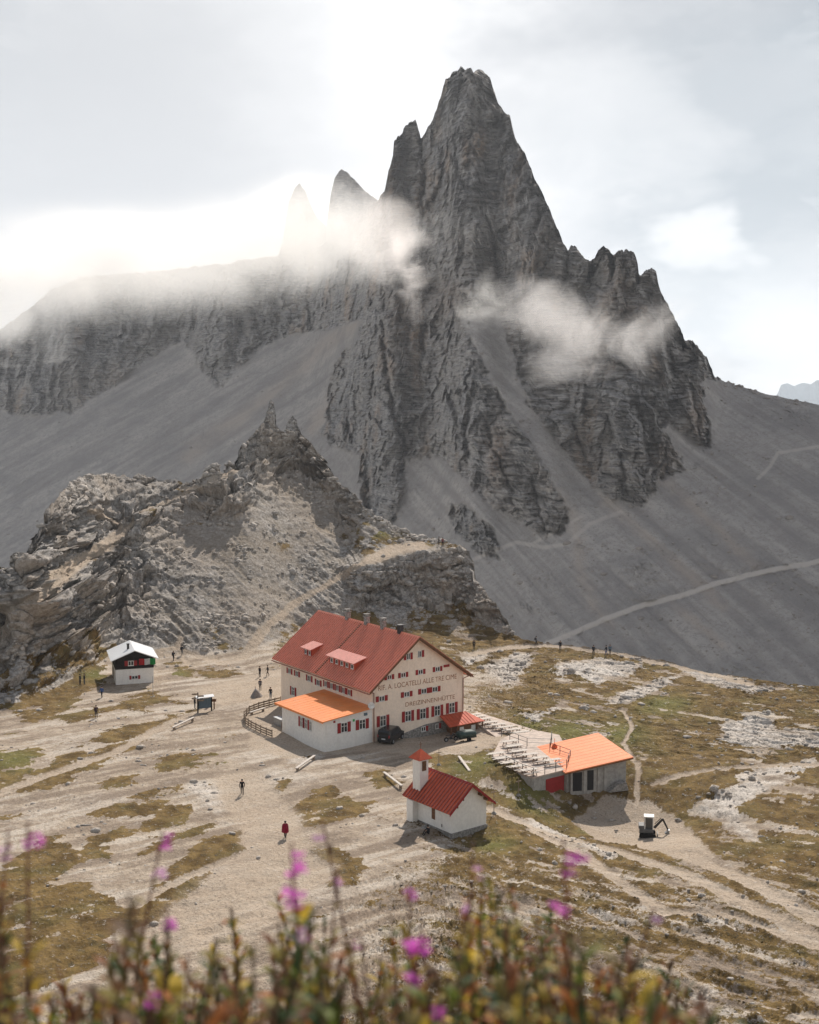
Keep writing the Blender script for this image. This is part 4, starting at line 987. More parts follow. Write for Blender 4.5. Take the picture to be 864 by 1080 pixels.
m = MB(); m.box(-12.6, -12.35, .80, .866, 3.25, 3.5); m.build('wall_sign', M['red'], lodge)

# ================================================================== CHAPEL
ch = thing('chapel', 'small white chapel with red metal roof and slim bell tower', 'chapel', (6.32, 118.24, 0), 52)
a, h, zr = 3.0, 2.45, 4.9; xw = 2.3; k = h/a
m = MB(); m.prism([(-xw, -.1), (xw, -.1), (xw, zr-.1-xw*k), (0, zr-.1), (-xw, zr-.1-xw*k)], .6, 6.9); m.build('wall', M['white'], ch)
m = MB(); m.box(-xw-.08, xw+.08, .5, 7.0, -1.2, .22); m.build('stone_plinth', M['stone'], ch)
m = MB(); ribbed([(0, zr), (-a, zr-a*k)], 0, 7.55, .47, .07, .1, m, rm=1, rw=.15); ribbed([(0, zr), (a, zr-a*k)], 0, 7.55, .47, .07, .1, m, rm=1, rw=.15); cr = m.build('roof', [M['roofred2'], M['seam2']], ch)
m = MB(); m.prism([(-.16, zr-.1), (0, zr+.1), (.16, zr-.1), (0, zr+.05)], -.02, 7.57)
for s in (-1, 1): m.prism([(0, zr-.0), (s*(a+.02), zr-(a+.02)*k), (s*(a+.02), zr-(a+.02)*k-.2), (0, zr-.2)], -.05, -.003)
m.build('barge_board', M['red'], cr)
for s in (-1, 1):
    m = MB(); m.box(s*1.95-.06, s*1.95+.06, .02, .62, zr-1.95*k-.45, zr-1.95*k-.18); m.box(s*1.2-.06, s*1.2+.06, .02, .62, zr-1.2*k-.45, zr-1.2*k-.18); m.build('rafter_end', M['brown'], cr)
tw = MB(); tw.box(-2.12, -1.0, 5.85, 7.0, 2.6, 6.45); tw.build('bell_tower', M['white'], ch)
m = MB(); m.box(-3.0, -2.302, 5.9, 6.9, -.9, 2.3); m.box(-3.02, -2.98, 5.88, 6.92, -.9, .1); m.build('side_pier', M['white'], ch)
m = MB(); P = [(-2.42, 5.55, 6.47), (-.70, 5.55, 6.47), (-.70, 7.3, 6.47), (-2.42, 7.3, 6.47)]
m.hexa([(x, y, 6.40) for x, y, _ in P]+P)
vs = [m.bm.verts.new((x, y, z+.002)) for x, y, z in P]; ap = m.bm.verts.new((-1.56, 6.42, 7.4))
for i in range(4): m.bm.faces.new([vs[i], vs[(i+1) % 4], ap])
tr = m.build('tower_roof', M['roofred2'], ch)
m = MB(); m.bar((-1.56, 6.42, 7.35), (-1.56, 6.42, 8.1), .03); m.bar((-1.8, 6.42, 7.85), (-1.32, 6.42, 7.85), .025); m.build('cross', M['brown'], tr)
m = MB(); m.box(-1.82, -1.3, 5.80, 5.848, 5.2, 6.2)
for i in range(7): m.box(-1.80, -1.32, 5.77, 5.799, 5.24+i*.14, 5.30+i*.14)
m.build('belfry_louvre', M['brown'], ch)
m = MB(); m.box(-xw-.045, -xw+.001, 3.15, 3.65, .95, 2.25); m.build('shutter', M['brown'], ch)
m = MB(); m.box(-xw-.06, -xw+.001, 2.0, 2.12, .5, .8); m.build('wall_sign', M['stone'], ch)
m = MB(); m.hexa([(-3.6, 3.6, -.5), (-2.4, 3.6, -.5), (-2.4, 4.3, -.5), (-3.6, 4.3, -.5), (-3.6, 3.6, -.05), (-2.4, 3.6, .25), (-2.4, 4.3, .25), (-3.6, 4.3, -.05)]); m.build('stone_steps', M['stone'], ch)

# ================================================================== LITTLE BLACK AND WHITE HUT
g0 = G(122.3, 722.5); hut = thing('hut', 'little two storey hut, black boards above white plaster under a white roof', 'hut', g0, 72)
w, d = 5.7, 7.6
m = MB(); m.box(0, w, 0, d, -.8, 2.35); m.build('wall', M['white'], hut)
m = MB(); m.prism([(-.05, 2.353), (w+.05, 2.353), (w+.05, 4.05), (w/2, 5.15), (-.05, 4.05)], -.05, d+.05)
for i in range(15): m.box(.0+i*.4, .03+i*.4, -.075, -.052, 2.4, 3.9)
m.build('boarded_wall', M['blackwood'], hut)
m = MB()
for s in (-1, 1):
    xe = w/2+s*(w/2+.75); ze = 5.3-(w/2+.75)*.40
    ribbed([(w/2, 5.3), (xe, ze)], -.7, d+.4, .6, .03, .1, m)
hr = m.build('roof', M['whiteroof'], hut)
m = MB(); m.box(w/2-.9, w/2-.55, 2.2, 2.6, 4.7, 5.75); m.box(w/2-.95, w/2-.5, 2.15, 2.65, 5.752, 5.85); m.build('chimney', M['black'], hr)
window(hut, 2.3, 3.25, .85, .75, -.05, -1, 'y', (1, 1), .5); window(hut, 2.85, 1.0, .95, .55, 0, -1, 'y', (1, 1), .32)
m = MB(); m.box(-.06, -.003, 4.3, 5.2, 0, 1.9); m.build('door', M['brown'], hut)
m = MB(); m.box(3.4, w+.1, -.62, -.56, 3.0, 3.06); m.box(3.4, 3.46, -.6, -.06, 3.0, 3.05); m.box(w, w+.06, -.6, -.06, 3.0, 3.05); m.build('balcony_rail', M['brown'], hut)
# flag hung out over the rail
def flag_mesh(W, Hh, nx=18, nz=6):
    bm = bmesh.new(); vs = [[bm.verts.new((i/nx*W, -.05*math.sin(i*.9)-.03*j/nz, -j/nz*Hh+.03*math.sin(i*.7))) for j in range(nz+1)] for i in range(nx+1)]
    for i in range(nx):
        for j in range(nz):
            f = bm.faces.new([vs[i][j], vs[i+1][j], vs[i+1][j+1], vs[i][j+1]]); f.material_index = min(2, i*3//nx)
    r = bmesh.ops.solidify(bm, geom=bm.faces[:], thickness=.015)
    me = bpy.data.meshes.new('flag'); bm.to_mesh(me); bm.free()
    for q in ('flag_r', 'flag_w', 'flag_g'): me.materials.append(M[q])
    return me
fl = bpy.data.objects.new('flag', flag_mesh(2.5, .95)); C.objects.link(fl); tag(fl, 'red, white and green flag hung across the black boards of the hut', 'flag')
A_ = R(72); fl.location = g0+Vector((math.sin(A_)*3.45-math.cos(A_)*0, math.cos(A_)*3.45, 0))+Vector((math.cos(A_)*.72, -math.sin(A_)*.72, 3.95)); fl.rotation_euler = (0, 0, R(90-72))
p = G(161.5, 736); fp = thing('flagpole', 'thin bare pole standing in a small heap of stones before the hut', 'pole', p, 90)
m = MB(); m.bar((0, 0, .1), (0, 0, 3.2), .035, 6); m.build('pole', M['gmetal'], fp)
m = MB()
for i in range(16):
    an = random.uniform(0, 6.28); r_ = random.uniform(.05, .6); s_ = random.uniform(.12, .24); m.lathe((r_*math.cos(an), r_*math.sin(an), -.1), [(s_*.7, 0), (s_, s_*.5), (s_*.5, s_*1.3)], 6)
m.build('stone_base', M['stone'], fp)

# ================================================================== SHED, TERRACE
def Gd(u, v): 
    h_ = ground_hit(u, v); return h_
ZY = -1.0
sB, sRr = G(602, 833, ZY), G(660, 830, ZY)
shed = thing('shed', 'low concrete shed under a wide pale orange lean-to roof', 'shed', sB, 77)
m = MB(); m.prism([(0, -1.0), (6.7, -1.0), (6.7, 3.2), (0, 2.15)], 0, 9.5); m.build('wall', M['conc'], shed)
m = MB(); m.prism([(-.9, 2.08), (7.35, 3.36), (7.35, 3.48), (-.9, 2.20)], -.55, 10.2); 
for i in range(11):
    y = -.3+i*1.0; m.hexa([(-.9, y, 2.202), (7.35, y, 3.482), (7.35, y+.05, 3.482), (-.9, y+.05, 2.202), (-.9, y, 2.213), (7.35, y, 3.493), (7.35, y+.05, 3.493), (-.9, y+.05, 2.213)])
sr = m.build('roof', M['orange2'], shed)
m = MB(); m.prism([(-.9, 1.96), (7.35, 3.24), (7.35, 3.36), (-.9, 2.08)], -.60, -.553); m.build('fascia', M['brown'], sr)
m = MB(); m.box(.25, 1.35, -.03, .001, -.2, 1.95); m.box(2.0, 2.75, -.03, .001, -.2, 2.1); m.build('door_opening', M['dark'], shed)
for x in (1.5, 3.2, 4.0): m = MB(); m.box(x, x+.4, -.12, -.002, -.5, 2.3); m.build('pillar', M['conc'], shed)
m = MB(); m.prism([(4.2, -.3), (6.6, -.2), (6.3, .75), (5.3, .6)], -1.1, -.05); m.build('rock_bank', M['stone'], shed)
# terrace: retaining walls with garage door and a paved deck
ZD = 1.25
near = [G(519, 797, ZD), G(533, 807, ZD), G(551, 816, ZD), G(563, 820, ZD), G(599, 811, ZD)]
farp = [G(603, 800, ZD), G(590, 775, ZD), G(570, 771, ZD), G(540, 774, ZD), G(528, 780, ZD)]
ter = thing('terrace', 'raised paved terrace with grey retaining wall beside the orange shed', 'terrace', (0, 0, 0), 90)
ring = [Vector(q) for q in near+farp]
m = MB(); A = [m.bm.verts.new((q.x, q.y, ZD-.15)) for q in ring]; B = [m.bm.verts.new((q.x, q.y, ZD)) for q in ring]
m.bm.faces.new(B); m.bm.faces.new(A[::-1])
for i in range(len(ring)): m.bm.faces.new([A[i], A[(i+1) % len(ring)], B[(i+1) % len(ring)], B[i]])
m.build('deck', M['deck'], ter)
c0 = sum(ring, Vector())/len(ring); inn = [c0+(q-c0)*.985 for q in ring]
m = MB(); A = [m.bm.verts.new((q.x, q.y, -2)) for q in inn]; B = [m.bm.verts.new((q.x, q.y, ZD-.153)) for q in inn]
m.bm.faces.new(B); m.bm.faces.new(A[::-1])
for i in range(len(inn)): m.bm.faces.new([A[i], A[(i+1) % len(inn)], B[(i+1) % len(inn)], B[i]])
m.build('retaining_wall', M['conc'], ter)
e0, e1 = inn[3], inn[4]; dv_ = (e1-e0).normalized(); nn_ = Vector((dv_.y, -dv_.x, 0)); L_ = (e1-e0).length
def quadbox(s0, s1, z0, z1, t0, t1, name, mat, par):
    m = MB(); P = [e0+dv_*s+nn_*t for s, t in ((s0, t0), (s1, t0), (s1, t1), (s0, t1))]
    m.hexa([(q.x, q.y, z0) for q in P]+[(q.x, q.y, z1) for q in P]); return m.build(name, mat, par)
quadbox(L_*.36, L_*.90, -2, .62, .003, .06, 'garage_door', M['red'], ter); quadbox(L_*.92, L_*1.02, -2, ZD-.16, .003, .35, 'pillar', M['conc'], ter)
def railing(pts, z, name, label, h=1.0, step=1.6, mat='black', rails=(.5, 1.0), group=None):
    t = thing(name, label, 'railing', (pts[0].x, pts[0].y, z), 90, group); o = Vector((pts[0].x, pts[0].y, z))
    m = MB(); posts = []
    for a, b in zip(pts[:-1], pts[1:]):
        a = Vector((a.x, a.y, z)); b = Vector((b.x, b.y, z)); n = max(1, int((b-a).length/step))
        for r_ in rails: m.bar(a-o+Vector((0, 0, h*r_)), b-o+Vector((0, 0, h*r_)), .032, 5)
        posts += [a+(b-a)*i/n for i in range(n)]
    posts.append(Vector((pts[-1].x, pts[-1].y, z)))
    m.build('rail', M[mat], t)
    for p in posts: m = MB(); m.box(p.x-o.x-.035, p.x-o.x+.035, p.y-o.y-.035, p.y-o.y+.035, 0, h+.03); m.build('post', M[mat], t)
    return t
railing([c0+(q-c0)*.97 for q in ring[1:5]], ZD, 'railing', 'dark metal railing along the front edge of the terrace')
railing([c0+(q-c0)*.97 for q in ring[4:6]]+[G(580, 792, ZD)], ZD, 'railing', 'dark railing between the terrace and the orange shed roof')
railing([G(529, 777, ZD), G(556, 787, ZD), G(581, 788, ZD), G(582, 780, ZD)], ZD, 'railing', 'dark railing between the upper and lower rows of tables')
# side wall of the upper terrace strip (concrete rim)
up_ = [G(495, 757, .12), G(503, 751, .12), G(590, 778, .12), G(575, 789, .12), G(528, 781, .12)]
m = MB(); A = [m.bm.verts.new((q.x, q.y, -1.0)) for q in up_]; B = [m.bm.verts.new((q.x, q.y, .14)) for q in up_]
m.bm.faces.new(B); m.bm.faces.new(A[::-1])
for i in range(len(up_)): m.bm.faces.new([A[i], A[(i+1) % len(up_)], B[(i+1) % len(up_)], B[i]])
tag(m.build('gravel_platform', M['deck'], None), 'long low platform carrying the upper row of picnic tables', 'platform')
# picnic tables
def make_table():
    t = thing('picnic_table', '', 'picnic table', (0, 0, 0), 90, 'picnic tables beside the lodge')
    m = MB()
    for i in range(4): m.box(-1.15, 1.15, -.40+i*.205, -.21+i*.205, .72, .76)
    m.build('table_top', M['palewood'], t)
    for s in (-1, 1): m = MB(); m.box(-1.15, 1.15, s*.74-.15, s*.74+.15, .42, .46); m.build('bench', M['palewood'], t)
    for x in (-.75, .75):
        m = MB(); m.hexa([(x-.04, -.75, 0), (x+.04, -.75, 0), (x+.04, -.67, 0), (x-.04, -.67, 0), (x-.04, -.30, .72), (x+.04, -.30, .72), (x+.04, -.22, .72), (x-.04, -.22, .72)])
        m.hexa([(x-.04, .67, 0), (x+.04, .67, 0), (x+.04, .75, 0), (x-.04, .75, 0), (x-.04, .22, .72), (x+.04, .22, .72), (x+.04, .30, .72), (x-.04, .30, .72)])
        m.box(x+.042, x+.08, -.8, .8, .36, .42); m.build('leg', M['wood'], t)
    return t
proto = make_table()
TU = [(499.5,755.5),(505,757.5),(511,760),(518,763.5),(526,766),(534,768.6),(542,771.2),(550.5,774),(559,777),(567,780),(575,783)]
TL_ = [(538,784),(543,789),(548,794.5),(559,798),(570,801.5),(583,804),(524,797),(531,802),(539,806.5),(548,810.5),(558,814.5)]
ordn = ['first','second','third','fourth','fifth','sixth','seventh','eighth','ninth','tenth','eleventh']
for i, (u, v) in enumerate(TU+TL_):
    t = proto if i == 0 else copy_tree(proto)
    upr = i < len(TU); z = .14 if upr else ZD; j = i if upr else i-len(TU)
    p = G(u, v+3, z); t.location = p; t.rotation_euler = (0, 0, R(90-66+random.uniform(-2, 2))); t.scale = (.9, .85, .9)
    if upr: t['label'] = 'picnic table in the upper straight row, %s counting from the lodge wall' % ordn[j]
    elif j < 6: t['label'] = 'picnic table on the raised terrace, back row, %s counting from its open end' % ordn[j]
    else: t['label'] = 'picnic table on the raised terrace, front row, %s counting from its open end' % ordn[j-6]
p = G(585, 787.5, 2.0); p = Vector((sB.x+(-.2), sB.y+7.5, 0)); q0 = G(585, 790, 1.35)
be = thing('roof_cowl', 'small orange red bell shaped cowl at the edge of the pale orange roof', 'cowl', q0, 90)
m = MB(); m.lathe((0, 0, 0), [(.34, 0), (.36, .25), (.26, .5), (.12, .62), (.04, .68)], 14); m.build('body', M['bellorange'], be, smooth=True)
m = MB(); m.bar((0, 0, .66), (0, 0, 1.3), .03); m.build('rod', M['bellorange'], be)
# ================================================================== SMALL THINGS
# --- fence round the lodge yard
FP = [(296,742),(284,745),(273,748),(263,752),(257.5,758),(259,764),(265,768),(275,773),(287,778)]
o0 = Gd(*FP[0]); fe = thing('wooden_fence', 'weathered wooden fence curving round the yard by the orange wing', 'fence', o0, 90)
pts = []
for a, b in zip(FP[:-1], FP[1:]):
    for i in range(2): pts.append(Gd(a[0]+(b[0]-a[0])*i/2, a[1]+(b[1]-a[1])*i/2)-o0)
pts.append(Gd(*FP[-1])-o0)
for i, p in enumerate(pts): m = MB(); m.box(p.x-.06, p.x+.06, p.y-.06, p.y+.06, p.z-.2, p.z+1.05); m.build('post', M['wood'], fe)
for a, b in zip(pts[:-1], pts[1:]):
    m = MB()
    for z0, z1 in ((.12, .30), (.42, .60), (.74, .94)):
        d = (b-a).normalized(); n = Vector((-d.y, d.x, 0))*.02
        m.hexa([a-n+Vector((0,0,z0)), b-n+Vector((0,0,z0)), b+n+Vector((0,0,z0)), a+n+Vector((0,0,z0)), a-n+Vector((0,0,z1)), b-n+Vector((0,0,z1)), b+n+Vector((0,0,z1)), a+n+Vector((0,0,z1))])
    m.build('rail', M['wood'], fe)
# --- pale beams used as benches
def beam(a, b, label):
    A = Gd(*a); B = Gd(*b); L = (B-A).length; az = math.degrees(math.atan2((B-A).x, (B-A).y))
    t = thing('timber_bench', label, 'bench', A, az, 'pale timber benches on the plateau')
    m = MB(); m.box(0, L, -.16, .16, .34, .46); s = m.build('seat', M['palewood'], t, bevel=.02)
    for x in (.4, L-.4): m = MB(); m.box(x-.12, x+.12, -.13, .13, -.1, .338); m.build('leg', M['wood'], t)
    return t
beam((182,770.5), (204.5,761), 'long pale timber bench on the dirt below the notice board')
beam((312.5,814), (332,801), 'pale timber bench on white rock in front of the orange wing')
beam((484,801), (495.5,813.5), 'pale timber bench in the grass behind the chapel roof')
beam((263.5,754.5), (279.5,749.5), 'pale bench standing inside the curved fence')
beam((405,818), (424,833), 'thin grey timber lying on the grass left of the chapel')
# --- notice board
p = Gd(216, 751); nb = thing('notice_board', 'blue notice board between dark posts under a small pale roof', 'notice board', p, 62)
for x in (-1.0, 1.0): m = MB(); m.box(x-.08, x+.08, -.08, .08, -.2, 2.2); m.build('post', M['blackwood'], nb)
m = MB(); m.box(-.9, .9, -.05, .05, .55, 1.95); m.build('panel', M['blue'], nb)
m = MB(); m.hexa([(-1.3,-.4,2.1),(1.3,-.4,2.1),(1.3,.4,2.1),(-1.3,.4,2.1),(-1.3,-.4,2.16),(1.3,-.4,2.16),(1.3,.1,2.42),(-1.3,.1,2.42)]); m.build('roof', M['whiteroof'], nb)
p = Gd(209, 752); sp = thing('signpost', 'dark wooden trail signpost with stacked arrow boards left of the notice board', 'signpost', p, 80)
m = MB(); m.bar((0,0,-.2), (0,0,2.9), .08, 6); m.build('post', M['blackwood'], sp)
for i in range(4):
    s = 1 if i % 2 else -1; m = MB(); z = 2.7-i*.3; m.prism([(0, z-.11), (s*.75, z-.11), (s*.9, z), (s*.75, z+.11), (0, z+.11)], -.12, -.085); m.build('sign_board', M['wood'], sp)
p = Gd(226, 748); tp = thing('trail_post', 'short brown post standing right of the notice board', 'post', p, 80)
m = MB(); m.bar((0,0,-.1), (0,0,1.5), .09, 7); m.build('post', M['brown'], tp); m = MB(); m.box(-.3, .3, -.14, -.1, 1.1, 1.5); m.build('sign_board', M['brown'], tp)
# --- grey canvas pyramid
p = Gd(271, 735); te = thing('tarp_cover', 'dark grey canvas pyramid standing in the yard behind the fence', 'tent', p, 70)
m = MB(); n = 20; ap = m.bm.verts.new((-.2, 0, 1.35)); r0 = []; r1 = []
for i in range(n):
    a = 2*math.pi*i/n; k = 1+.12*math.sin(a*5+.5); r0.append(m.bm.verts.new((.95*k*math.cos(a), .7*k*math.sin(a), -.1))); r1.append(m.bm.verts.new((.42*(1+.1*math.sin(a*5))*math.cos(a)-.1, .33*math.sin(a), .75)))
for i in range(n):
    m.bm.faces.new([r0[i], r0[(i+1)%n], r1[(i+1)%n], r1[i]]); m.bm.faces.new([r1[i], r1[(i+1)%n], ap])
m.build('canvas', M['tent'], te, smooth=True); m = MB(); m.bar((-.2,0,1.3), (-.2,0,1.6), .03); m.build('pole', M['wood'], te)
# --- clutter by the wing
def crate(u, v, az, w, d, h, mat, label):
    t = thing('crate', label, 'crate', Gd(u, v), az, 'crates beside the orange roofed wing')
    m = MB(); m.box(-w/2, w/2, -d/2, d/2, -.05, h*.9); m.build('box', M[mat], t)
    m = MB(); m.box(-w/2-.04, w/2+.04, -d/2-.04, d/2+.04, h*.9+.002, h); m.build('lid', M['gmetal' if mat != 'brown' else 'wood'], t)
    m = MB()
    for i in range(3): z = .1+i*h*.27; m.box(-w/2-.02, w/2+.02, -d/2-.025, -d/2-.001, z, z+h*.18)
    m.build('slats', M['brown' if mat == 'brown' else 'wood'], t)
crate(296, 765, -35, 2.2, .9, 1.0, 'gmetal', 'grey topped serving counter at the open end of the wing')
crate(303, 769, -35, 2.0, .6, .75, 'brown', 'long brown wooden chest against the white wing wall')
p = Gd(330, 781); bb_ = thing('wall_bench', 'low brown bench against the front corner of the white wing', 'bench', p, -35)
m = MB(); m.box(-1.3, 1.3, -.2, .2, .42, .48); m.build('seat', M['brown'], bb_); m = MB(); m.box(-1.3, 1.3, .2, .25, .5, .9); m.build('backrest', M['brown'], bb_)
for x in (-1.1, 1.1): m = MB(); m.box(x-.06, x+.06, -.18, .18, -.1, .418); m.build('leg', M['brown'], bb_)
# --- memorial poles
def cross(u, v, hgt, label, arm=.35):
    t = thing('wooden_cross', label, 'cross', Gd(u, v), 60, 'slender crosses round the chapel')
    m = MB(); m.bar((0,0,-.2), (0,0,hgt), .05, 6, r2=.035); m.build('post', M['wood'], t)
    m = MB(); m.box(-arm, arm, -.04, .04, hgt*.78, hgt*.78+.08); m.build('crossbar', M['wood'], t)
    m = MB(); m.lathe((0,0,-.1), [(.25,0),(.3,.12),(.12,.3)], 7); m.build('stone_base', M['stone'], t)
cross(463, 807, 1.9, 'slender wooden cross just behind the bell tower'); cross(521, 858, 2.9, 'tall thin cross beside the right corner of the chapel'); cross(547, 839, 2.0, 'thin cross between the chapel and the terrace')
# --- black van
def loft(mb, secs, mi=0):
    """secs: list of loops (same count)"""
    R_ = [[mb.bm.verts.new(q) for q in s] for s in secs]; n = len(secs[0])
    for A, B in zip(R_[:-1], R_[1:]):
        for i in range(n): mb.bm.faces.new([A[i], A[(i+1)%n], B[(i+1)%n], B[i]]).material_index = mi
    mb.bm.faces.new(R_[0][::-1]).material_index = mi; mb.bm.faces.new(R_[-1]).material_index = mi
g1 = Vector((HX, HY, 0)); Xd = Vector((math.sin(R(55)), math.cos(R(55)), 0)); Yd = Vector((-Xd.y, Xd.x, 0))
vp = G(404.5, 786, -.15); van = thing('parked_van', 'black van parked against the cream gable wall', 'van', vp, 24)
def sec(x, zb, zs, zt, wb, wt):
    return [(x,-wb,zb),(x,wb,zb),(x,wb,zs),(x,wt,zt-.06),(x,wt-.12,zt),(x,-wt+.12,zt),(x,-wt,zt-.06),(x,-wb,zs)]
m = MB(); loft(m, [sec(0,.42,1.0,1.65,.86,.72),sec(.12,.34,1.05,1.86,.92,.78),sec(.6,.30,1.08,1.93,.95,.80),sec(2.6,.30,1.08,1.93,.95,.80),sec(3.1,.30,1.06,1.80,.95,.76),sec(3.7,.30,1.0,1.12,.93,.80),sec(4.4,.32,.88,.95,.88,.74),sec(4.55,.40,.75,.82,.8,.7)])
m.build('body', M['carpaint'], van, smooth=False)
m = MB(); m.hexa([(-.012,-.62,1.12),(-.012,.62,1.12),(.1,.62,1.12),(.1,-.62,1.12),(.02,-.55,1.6),(.02,.55,1.6),(.12,.55,1.6),(.12,-.55,1.6)]); m.build('rear_window', M['glassm'], van)
for s in (-1, 1):
    m = MB(); m.hexa([(.5,s*.90,1.14),(3.1,s*.90,1.14),(3.1,s*.955,1.14),(.5,s*.955,1.14),(.5,s*.80,1.74),(2.75,s*.80,1.74),(2.75,s*.825,1.74),(.5,s*.825,1.74)]); m.build('side_window', M['glassm'], van)
    m = MB(); m.box(-.02,.05,s*.78-.07,s*.78+.07,.95,1.3); m.build('tail_lamp', M['lamp_r'], van)
    m = MB(); m.box(4.50,4.58,s*.62-.12,s*.62+.12,.62,.76); m.build('headlight', M['winw'], van)
    for x in (.9, 3.65):
        m = MB(); m.bar((x, s*.78, .34), (x, s*.98, .34), .34, 16); wl = m.build('wheel', M['rubber'], van); m = MB(); m.bar((x, s*.981, .34), (x, s*.995, .34), .2, 12); m.build('rim', M['gmetal'], wl)
m = MB(); m.box(-.03,.02,-.26,.26,.72,.84); m.build('number_plate', M['plate'], van)
# --- covered trailer
tp_ = g1+Xd*4.2+Yd*(-4.3)+Vector((0,0,-.45)); tr_ = thing('utility_trailer', 'small trailer under a dark green cover in front of the lodge porch', 'trailer', tp_, 62)
m = MB(); loft(m, [[(x,-.7*k,.55),(x,.7*k,.55),(x,.72*k,.95),(x,.5*k,1.25*kz),(x,-.5*k,1.25*kz),(x,-.72*k,.95)] for x, k, kz in ((-1.2,.9,.92),(-1.0,1,1),(0,1.02,1.04),(1.0,1,1),(1.2,.9,.92))]); m.build('cover', M['tarp'], tr_, smooth=True)
m = MB(); m.box(-1.2,1.2,-.68,.68,.42,.545); m.box(-2.4,-1.2,-.05,.05,.42,.5); m.build('chassis', M['black'], tr_)
for s in (-1, 1): m = MB(); m.bar((0,s*.7,.3),(0,s*.86,.3),.3,14); m.build('wheel', M['rubber'], tr_)
mp_ = g1+Xd*2.0+Yd*(-4.0)+Vector((0,0,-.3)); mc = thing('motorcycle', 'dark motorcycle standing left of the covered trailer', 'motorcycle', mp_, 62)
for x in (-.7, .7):
    m = MB(); m.bar((x,-.05,.31),(x,.05,.31),.31,16); wl = m.build('wheel', M['rubber'], mc); m = MB(); m.bar((x,-.06,.31),(x,.06,.31),.16,10); m.build('rim', M['gmetal'], wl)
m = MB(); m.bar((-.7,0,.31),(-.1,0,.5),.05); m.bar((.7,0,.31),(.45,0,.95),.05); m.lathe((0,0,.3),[(.16,0),(.2,.12),(.16,.3)],8); m.bar((-.1,0,.5),(.45,0,.8),.06); m.build('frame', M['black'], mc)
m = MB(); m.hexa([(-.65,-.12,.75),(.05,-.13,.72),(.05,.13,.72),(-.65,.12,.75),(-.7,-.1,.86),(.05,-.1,.8),(.05,.1,.8),(-.7,.1,.86)]); m.build('seat', M['black'], mc)
m = MB(); m.lathe((.25,0,.72),[(.1,0),(.17,.08),(.16,.18),(.06,.24)],10); m.build('tank', M['carpaint'], mc)
m = MB(); m.bar((.45,-.35,1.0),(.45,.35,1.0),.02); m.build('handlebar', M['gmetal'], mc)
# --- mini excavator
ep = Gd(683, 882); ex = thing('mini_excavator', 'white mini excavator with dark tracks parked on the gravel yard', 'excavator', ep, 100)
for s in (-1, 1):
    m = MB(); m.prism([(-.85,.12),(-.72,0),(.72,0),(.85,.12),(.85,.35),(.72,.46),(-.72,.46),(-.85,.35)], s*.62-.16, s*.62+.16)
    for i in range(9): m.box(-.75+i*.18, -.68+i*.18, s*.62-.17, s*.62+.17, .461, .49)
    m.build('track', M['rubber'], ex)
m = MB(); m.box(-.85,.6,-.65,.65,.55,.95); m.box(-.95,-.35,-.62,.62,.952,1.3); m.bar((0,0,.3),(0,0,.55),.35,12); m.build('body', M['dgrey'], ex, bevel=.03)
m = MB()
for x, y in ((-.3,-.55),(-.3,.25),(.55,-.55),(.55,.25)): m.box(x-.04,x+.04,y-.04,y+.04,.952,2.2)
m.box(-.4,.65,-.62,.32,2.203,2.32); cabo = m.build('cab', M['digger'], ex)
m = MB(); m.box(-.24,.5,-.565,-.545,1.0,2.18); m.box(-.24,.5,.245,.265,1.2,2.15); m.box(.545,.565,-.5,.2,1.0,2.18); m.box(-.36,-.345,-.5,.2,1.35,2.18); m.build('cab_glass', M['glassm'], cabo)
m = MB(); m.hexa([(.6,.30,.9),(.6,.46,.9),(.8,.46,.75),(.8,.30,.75),(1.5,.32,1.9),(1.5,.44,1.9),(1.65,.44,1.75),(1.65,.32,1.75)]); m.build('boom', M['black'], ex)
m = MB(); m.hexa([(1.45,.33,1.85),(1.45,.43,1.85),(1.65,.43,1.9),(1.65,.33,1.9),(2.05,.34,.7),(2.05,.42,.7),(2.2,.42,.75),(2.2,.34,.75)]); m.bar((.75,.38,1.25),(1.4,.38,1.95),.04); m.build('arm', M['black'], ex)
m = MB(); m.prism([(2.0,.75),(2.3,.7),(2.25,.25),(1.85,.2),(1.8,.35),(2.0,.5)], .12, .64); m.build('bucket', M['gmetal'], ex)
m = MB(); m.hexa([(.95,-.75,.05),(.95,.75,.05),(1.05,.75,.05),(1.05,-.75,.05),(1.0,-.75,.42),(1.0,.75,.42),(1.06,.75,.42),(1.06,-.75,.42)]); m.build('dozer_blade', M['black'], ex)

